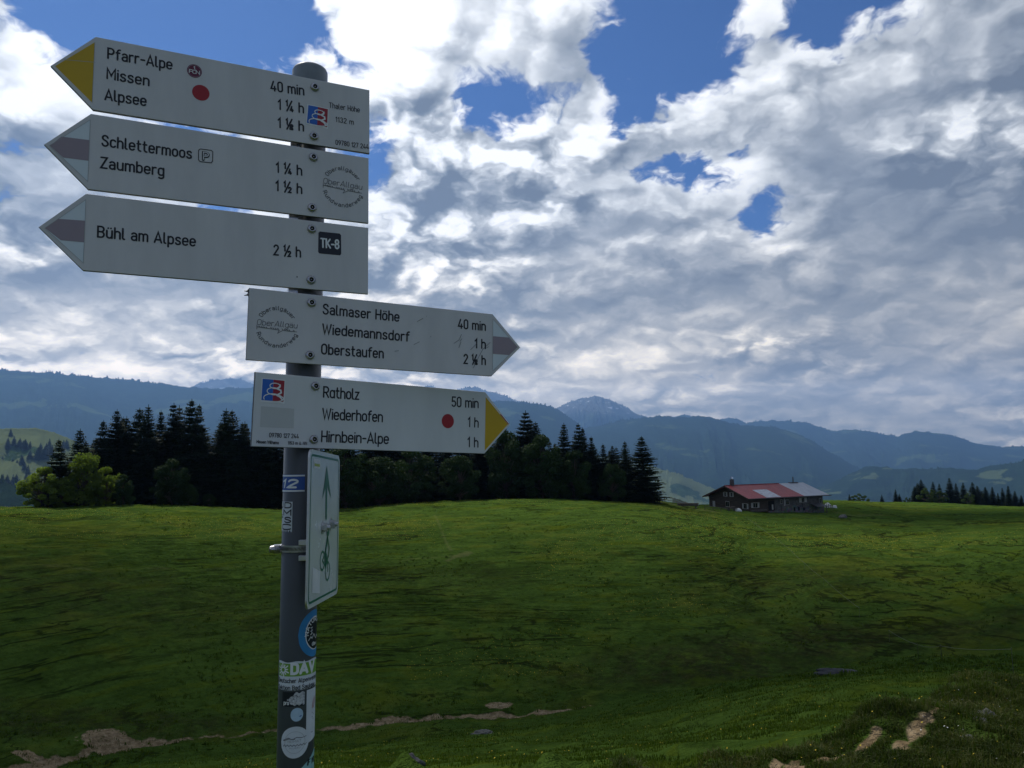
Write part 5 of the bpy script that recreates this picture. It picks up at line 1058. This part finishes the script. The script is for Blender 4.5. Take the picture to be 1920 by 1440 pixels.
for a_ in (17.8, 20.5): mb = MB(); mb.box(a_ * s, (a_ + .12) * s, -2.05 * s, -1.93 * s, -2.4, .30 * s); mb.build('lean_to_post', M_wood, lt)
mb = MB()
for i in range(5): mb.box((4.6 + .0 * i) * s, 8.4 * s, -.75 * s - i * .34, -.16 if i == 0 else -.75 * s - (i - 1) * .34 - .002, -2.5, -.12 - .2 * i)
mb.build('steps', M_rub, hs)
mb = MB(); mb.box(.2 * s, 4.6 * s, -.42, -.1, -.1, .32 * s); mb.build('bench', M_wood, hs)
def hp(a, b): return HC + Vector((a * math.cos(HROT) - b * math.sin(HROT), a * math.sin(HROT) + b * math.cos(HROT), 0))
# things standing about the yard
def standing(name, px, py, label, cat, build_, group=None, rz=0.0, r0=90):
    p = on_ground(px, py, r0); o = empty(name, p, rz); tag(o, label, cat, group); build_(o); return o
def tbl(o):
    mb = MB(); mb.box(-1.0, 1.0, -.4, .4, .70, .76); mb.build('tabletop', M_wood, o)
    for a_ in (-.8, .8): mb = MB(); mb.box(a_ - .06, a_ + .06, -.34, .34, -.1, .699); mb.build('leg', M_wood, o)
    for b_ in (-.85, .85): mb = MB(); mb.box(-1.0, 1.0, b_ - .14, b_ + .14, .40, .45); mb.build('seat', M_wood, o)
standing('garden_table', 1372, 957.5, 'dark wooden garden table with benches by the farmhouse gable', 'table', tbl, rz=.5)
M_tarp = worn((.62, .62, .60), .1, 3)('white_tarpaulin')
def lump(m, sx, sy, sz, seed, n=(18, 12), rough_=.25):
    th_, ph = np.meshgrid(np.linspace(0, 2 * math.pi, n[0] + 1), np.linspace(-.25, math.pi / 2, n[1])); x = np.cos(th_) * np.cos(ph); y = np.sin(th_) * np.cos(ph); z = np.sin(ph)
    k = 1 + rough_ * fbm(x * 1.7 + seed, y * 1.7 + z * 2.1, 4, seed, .6); k[:, -1] = k[:, 0]
    me = np_mesh('lump', np.stack([x * k * sx, y * k * sy, z * k * sz], -1).reshape(-1, 3), grid_faces(n[1], n[0] + 1), smooth=True); me.materials.append(m); return me
def stone(name, px, py, m, sx, sy, sz, seed, label, cat, rz=0, r0=20, rough_=.3, n=(26, 16)):
    p = on_ground(px, py, r0); o = link(name, lump(m, sx, sy, sz, seed, n, rough_), None, None, p + Vector((0, 0, -.06 * sz))); o.rotation_euler = (0, 0, rz); return tag(o, label, cat)
stone('covered_heap', 1384.5, 958, M_tarp, .75, .6, .62, 3, 'small white covered heap on the grass before the farmhouse corner', 'heap', r0=100)
stone('covered_heap', 1553, 951, M_tarp, .85, .7, 1.0, 5, 'larger white wrapped heap just right of the farmhouse', 'heap', r0=100)
stone('covered_heap', 1565, 952.5, M_tarp, .6, .6, .75, 8, 'smaller white wrapped heap farther right of the farmhouse', 'heap', r0=100)
M_rock = worn((.105, .105, .095), .4, 4, bump=.05, rough=.9)('grey_limestone'); M_rockd = worn((.06, .06, .062), .35, 3, bump=.05, rough=.9)('dark_stone')
stone('boulder', 1580, 971, M_rock, .85, .7, .75, 11, 'single rounded grey boulder on the meadow right of the farmhouse', 'boulder', r0=100)
stone('rock_slab', 1570, 1263, M_rockd, 1.15, .45, .26, 13, 'long flat grey rock slab lying in the grass at mid slope', 'rock', -.15, 30, .4)
stone('rock', 906, 1376, M_rock, .42, .25, .12, 17, 'pale crumbling rock breaking through the near slope right of the post', 'rock', .1, 15, .55)
stone('rock', 766, 1438, M_rockd, .26, .2, .20, 19, 'small dark stone cut by the bottom edge of the view', 'rock', .3, 10, .4)
for i, (a, b, s_) in enumerate(((1848, 1348, .085), (1838, 1356, .06), (1815, 1392, .06), (1900, 1345, .055))):
    stone('rock', a, b, M_rock, s_, s_ * .8, s_ * .7, 30 + i, ('largest grey stone in the plateau bank at the lower right', 'grey stone touching the largest one in the bank', 'low grey stone below the others in the bank', 'grey stone at the right border of the bank')[i], 'rock', i, 3.5, .45)
def rail_fence(name, pts, label, nr=2, ph=1.1, spacing=2.6, pr=.06):
    P_ = [on_ground(a, b, 100) for a, b in pts]; o = empty(name, P_[0]); tag(o, label, 'fence'); O = P_[0]
    for a, b in zip(P_, P_[1:]):
        n = max(1, int((b - a).length / spacing))
        for i in range(n + 1):
            c = a.lerp(b, i / n); z = ground_z(c.x, c.y); mb = MB(); q = Vector((c.x, c.y, z)) - O; mb.tube(q + Vector((0, 0, -.2)), q + Vector((0, 0, ph)), pr, pr * .9, 8); mb.build('fence_post', M_wood, o)
            if i < n:
                d = a.lerp(b, (i + 1) / n); q2 = Vector((d.x, d.y, ground_z(d.x, d.y))) - O
                for k in range(nr):
                    h_ = ph * (.45 + .45 * k); mb = MB(); mb.tube(q + Vector((0, -.08, h_)), q2 + Vector((0, -.08, h_)), .045, .045, 6); mb.build('rail', M_wood, o)
rail_fence('paddock_fence', [(1215, 941), (1262, 944), (1328, 943)], 'low grey timber paddock fence left of the farmhouse')
rail_fence('yard_fence', [(1322, 956), (1366, 957.5)], 'short grey rail fence in front of the farmhouse gable', 2, .85)
rail_fence('yard_fence', [(1546, 951), (1562, 957)], 'short dark rail fence at the right corner of the farmhouse', 2, 1.2)
def trough(o):
    mb = MB(); mb.box(-2.1, 2.1, -.45, .45, .25, .85, 0, .03); mb.build('basin', M_wood, o)
    for a_ in (-1.6, 1.6): mb = MB(); mb.box(a_ - .12, a_ + .12, -.4, .4, -.15, .249); mb.build('support', M_wood, o)
standing('water_trough', 1290, 951, 'long grey cattle trough on the worn path left of the farmhouse', 'trough', trough, rz=-.35)
# the electric tape fence running down the slope
M_tape = worn((.075, .09, .045), .1, 3)('fence_tape')
def tape_fence(pts, label, r0, w=.02, ph=.85, sp=9.0):
    P_ = [on_ground(a, b, r0) for a, b in pts]; o = empty('tape_fence', P_[0]); tag(o, label, 'fence', None); O = P_[0]; top = []
    for a, b in zip(P_, P_[1:]):
        n = max(1, int((b - a).length / sp))
        for i in range(n + 1):
            c = a.lerp(b, i / n); z = ground_z(c.x, c.y); q = Vector((c.x, c.y, z)) - O; mb = MB(); mb.tube(q + Vector((0, 0, -.15)), q + Vector((0, 0, ph)), .014, .012, 6); mb.build('fence_post', M_tape, o); top.append(q + Vector((0, 0, ph * .93)))
    mb = MB()
    for a, b in zip(top, top[1:]):
        if (a - b).length < .01: continue
        for k in range(4):
            c, d = a.lerp(b, k / 4), a.lerp(b, (k + 1) / 4); sg = lambda t: Vector((0, 0, -.10 * 4 * t * (1 - t))); mb.tube(c + sg(k / 4), d + sg((k + 1) / 4), w, w, 5)
    mb.build('tape', M_tape, o)
tape_fence([(1400, 978), (1480, 1040), (1545, 1100), (1612, 1158)], 'thin pale tape fence running down the slope below the farmhouse', 60, .010)
tape_fence([(1668, 1203), (1722, 1236), (1766, 1240), (1900, 1262)], 'thin pale tape fence at the foot of the slope on the right', 25, .009, .9, 14)

# ------------------------------------------------------------------ grass and flowers
def blades(name, X, Y, Z, hgt, wid, seed, m, bend=.45):
    r = np.random.default_rng(seed); n = len(X); a = r.uniform(0, 6.283, n); l = r.normal(0, bend, n); b = r.uniform(0, 6.283, n)
    hx, hy = np.cos(b) * l * hgt, np.sin(b) * l * hgt; wx, wy = np.cos(a) * wid, np.sin(a) * wid; O = np.stack([X, Y, Z], 1)
    W_ = np.stack([wx, wy, np.zeros(n)], 1); mid = O + np.stack([hx * .35, hy * .35, hgt * .62], 1); tip = O + np.stack([hx, hy, hgt * (1 - .35 * np.abs(l))], 1)
    O = O - np.array([0, 0, .015]); v = np.stack([O - W_, O + W_, mid + W_ * .6, mid - W_ * .6, tip], 1).reshape(-1, 3); i = np.arange(n)[:, None] * 5
    f = np.concatenate([i + np.array([0, 1, 2]), i + np.array([0, 2, 3]), i + np.array([3, 2, 4])]); me = np_mesh(name, v, f); me.materials.append(m); return me
M_blade = leaf_mat('grass_blades', (.024, .044, .004), (.052, .088, .007), (.105, .140, .018), .35, .7)
M_heath = leaf_mat('heath_blades', (.034, .046, .013), (.075, .090, .024), (.16, .15, .06), .32, 2.2)
r = np.random.default_rng(5)
n = 170000; px_ = r.uniform(-60, 1980, n); rr = np.exp(r.uniform(math.log(10), math.log(62), n)); az_ = np.array([azel(p, 1300)[0] for p in np.linspace(-60, 1980, 200)]); A = np.interp(px_, np.linspace(-60, 1980, 200), az_)
X, Y = np.sin(A) * rr, np.cos(A) * rr; cl = fbm(X / .8, Y / .8, 4, 101, .7) + .4 * fbm(X / 6, Y / 6, 2, 102) + .55 * r.normal(0, .3, n); q = rr - np.interp(A, _ga, _gr)
ok = (cl > -.10) & ((np.abs(q) > 1.6) | (r.random(n) < .15)); X, Y, rr = X[ok], Y[ok], rr[ok]
tag(link('grass', blades('grass', X, Y, terrain(X, Y), r.uniform(.03, .09, len(X)) * (1 + .35 * (rr > 30)), r.uniform(.005, .010, len(X)) * (1 + rr / 30), 6, M_blade), None), kind='stuff')
n = 230000; A = r.uniform(azel(1150, 1420)[0], azel(2050, 1350)[0], n); er = np.interp(A, _ea, _er); rr = er + r.uniform(-4.2, 2.0, n)
X, Y = np.sin(A) * rr, np.cos(A) * rr; cl = fbm(X * 1.8, Y * 1.8, 4, 111, .6)
DP = []
for a0, a1, w_ in (((1490, 1440), (1645, 1372), .06), ((1690, 1400), (1738, 1345), .065), ((1450, 1440), (1490, 1432), .04)):
    p0, p1 = on_ground(*a0, 3.5, 12), on_ground(*a1, 3.5, 12); dx_, dy_ = p1.x - p0.x, p1.y - p0.y; t = np.clip(((X - p0.x) * dx_ + (Y - p0.y) * dy_) / (dx_ ** 2 + dy_ ** 2), 0, 1)
    DP.append(np.hypot(X - p0.x - t * dx_, Y - p0.y - t * dy_) - w_ * (1 + .5 * fbm(X * 4, Y * 4, 3, 78, .6)))
dp = np.minimum.reduce(DP); ok = (rr > 2.5) & (dp > 0) & ((cl > -.25) | (r.random(n) < .15)); X, Y, cl, dp = X[ok], Y[ok], cl[ok], dp[ok]
Z = terrain(X, Y); h_ = r.uniform(.02, .08, len(X)) * (1 + 1.1 * np.clip(cl, 0, 1)) * np.clip(.45 + dp * 3, .45, 1)
half = r.random(len(X)) < .5
tag(link('heath_grass', blades('heath_grass', X[half], Y[half], Z[half], h_[half], r.uniform(.0022, .0050, half.sum()), 8, M_heath, .7), None), kind='stuff')
tag(link('grass', blades('grass', X[~half], Y[~half], Z[~half], h_[~half] * .85, r.uniform(.0022, .0050, (~half).sum()), 9, M_blade, .7), None), kind='stuff')
def flowers(name, X, Y, h, size, m, seed):
    rr_ = np.random.default_rng(seed); n = len(X); Z = terrain(X, Y) + h; t = rr_.uniform(0, 6.28, n); s_ = size * rr_.uniform(.6, 1.3, n)
    tl = rr_.normal(0, .5, (n, 2)); pts = []
    for k in range(6):
        a = t + k * math.pi / 3; dx_, dy_ = np.cos(a) * s_, np.sin(a) * s_; pts.append(np.stack([X + dx_, Y + dy_, Z + dx_ * tl[:, 0] + dy_ * tl[:, 1]], 1))
    v = np.stack(pts, 1).reshape(-1, 3); i = np.arange(n)[:, None] * 6; f = np.concatenate([i + np.array([0, 1, 2, 3]), i + np.array([3, 4, 5, 0])]); me = np_mesh(name, v, f); me.materials.append(m)
    return tag(link(name, me, None), kind='stuff')
M_fy = mat('yellow_petals', color=(.55, .40, .02), rough=.8); M_fw = mat('white_petals', color=(.72, .72, .68), rough=.8)
n = 60000; A = r.uniform(azel(-40, 1000)[0], azel(1960, 1000)[0], n); rr = r.uniform(60, 150, n) ; X, Y = np.sin(A) * rr, np.cos(A) * rr
den = fbm(X / 18, Y / 18, 3, 121) + .35 * sst(rr, 85, 120); ok = r.random(n) < sst(den, .18, .5) * .8; flowers('buttercups', X[ok], Y[ok], .10, .026, M_fy, 3)
n = 900; A = r.uniform(azel(300, 1400)[0], azel(1960, 1300)[0], n); rr = r.uniform(12, 50, n); X, Y = np.sin(A) * rr, np.cos(A) * rr; flowers('buttercups', X, Y, .10, .010, M_fy, 5)
n = 30; A = r.uniform(azel(1700, 1420)[0], azel(1960, 1350)[0], n); rr = r.uniform(4.8, 7.0, n); X, Y = np.sin(A) * rr, np.cos(A) * rr; flowers('daisies', X, Y, .06, .0045, M_fw, 7)
n = 120; A = r.uniform(azel(1450, 1420)[0], azel(1960, 1300)[0], n); rr = np.interp(A, _ea, _er) + r.uniform(-2.5, .6, n); X, Y = np.sin(A) * rr, np.cos(A) * rr; flowers('buttercups', X, Y, .06, .0045, M_fy, 9)
# tussocks of rougher grass and rushes scattered over the far slope
n = 9000; A = r.uniform(azel(-60, 1100)[0], azel(1980, 1100)[0], n); rr = np.exp(r.uniform(math.log(38), math.log(150), n)); X, Y = np.sin(A) * rr, np.cos(A) * rr
den = fbm(X / 11, Y / 11, 3, 141) + .5 * fbm(X / 2.5, Y / 2.5, 2, 143); ok = r.random(n) < sst(den, -.05, .40); X, Y, rr = X[ok], Y[ok], rr[ok]; k = 8
sp = r.uniform(.04, .16, len(X)); X = np.repeat(X, k) + r.normal(0, 1, len(X) * k) * np.repeat(sp, k); Y = np.repeat(Y, k) + r.normal(0, 1, len(Y) * k) * np.repeat(sp, k) * .7
hh = np.repeat(r.uniform(.08, .26, len(rr)), k) * r.uniform(.6, 1.2, len(X))
tag(link('tussock_grass', blades('tussock_grass', X, Y, terrain(X, Y), hh, r.uniform(.018, .045, len(X)), 12, M_blade, .6), None), kind='stuff')

# ------------------------------------------------------------------ unseen clouds added and shaped to shade the near slopes and the farmhouse
for ci_, (gx, gy, sx_, sy_) in enumerate(((34, 66, 200, 27), (84, 190, 75, 30))):
    cc = Vector((gx, gy, 0)) + sdir * 2350.0
    ct, cp = np.meshgrid(np.linspace(0, 2 * math.pi, 97), np.linspace(-math.pi / 2, math.pi / 2, 41))
    cx_, cy_, cz_ = np.cos(ct) * np.cos(cp), np.sin(ct) * np.cos(cp), np.sin(cp)
    ck = 1 + .32 * fbm(cx_ * 2.1 + 3, cy_ * 2.1 + cz_ * 1.7, 4, 131 + ci_, .6); ck[:, -1] = ck[:, 0]
    cz_ = np.where(cz_ < 0, cz_ * .35, cz_)
    cme = np_mesh('shade_cloud', np.stack([cc.x + cx_ * ck * sx_, cc.y + cy_ * ck * sy_, cc.z + cz_ * ck * 60], -1).reshape(-1, 3), grid_faces(41, 97), smooth=True)
    tag(link('shade_cloud', cme, mat('shade_cloud_white', color=(.85, .86, .88), rough=1.0)), kind='structure')

# ------------------------------------------------------------------ the air between here and the mountains
mb = MB(); mb.box(-19000, 19000, -19000, 19000, -670, 1600)
hz = bpy.data.materials.new('haze'); hz.use_nodes = True; ht = hz.node_tree; ht.nodes.clear(); ho = ht.nodes.new('ShaderNodeOutputMaterial'); pv = ht.nodes.new('ShaderNodeVolumePrincipled')
pv.inputs['Density'].default_value = 0.60e-4; pv.inputs['Color'].default_value = (.27, .52, 1.0, 1); pv.inputs['Anisotropy'].default_value = .45
ht.links.new(pv.outputs[0], ho.inputs['Volume'])
haze = tag(mb.build('haze', hz), kind='stuff'); haze.display_type = 'WIRE'
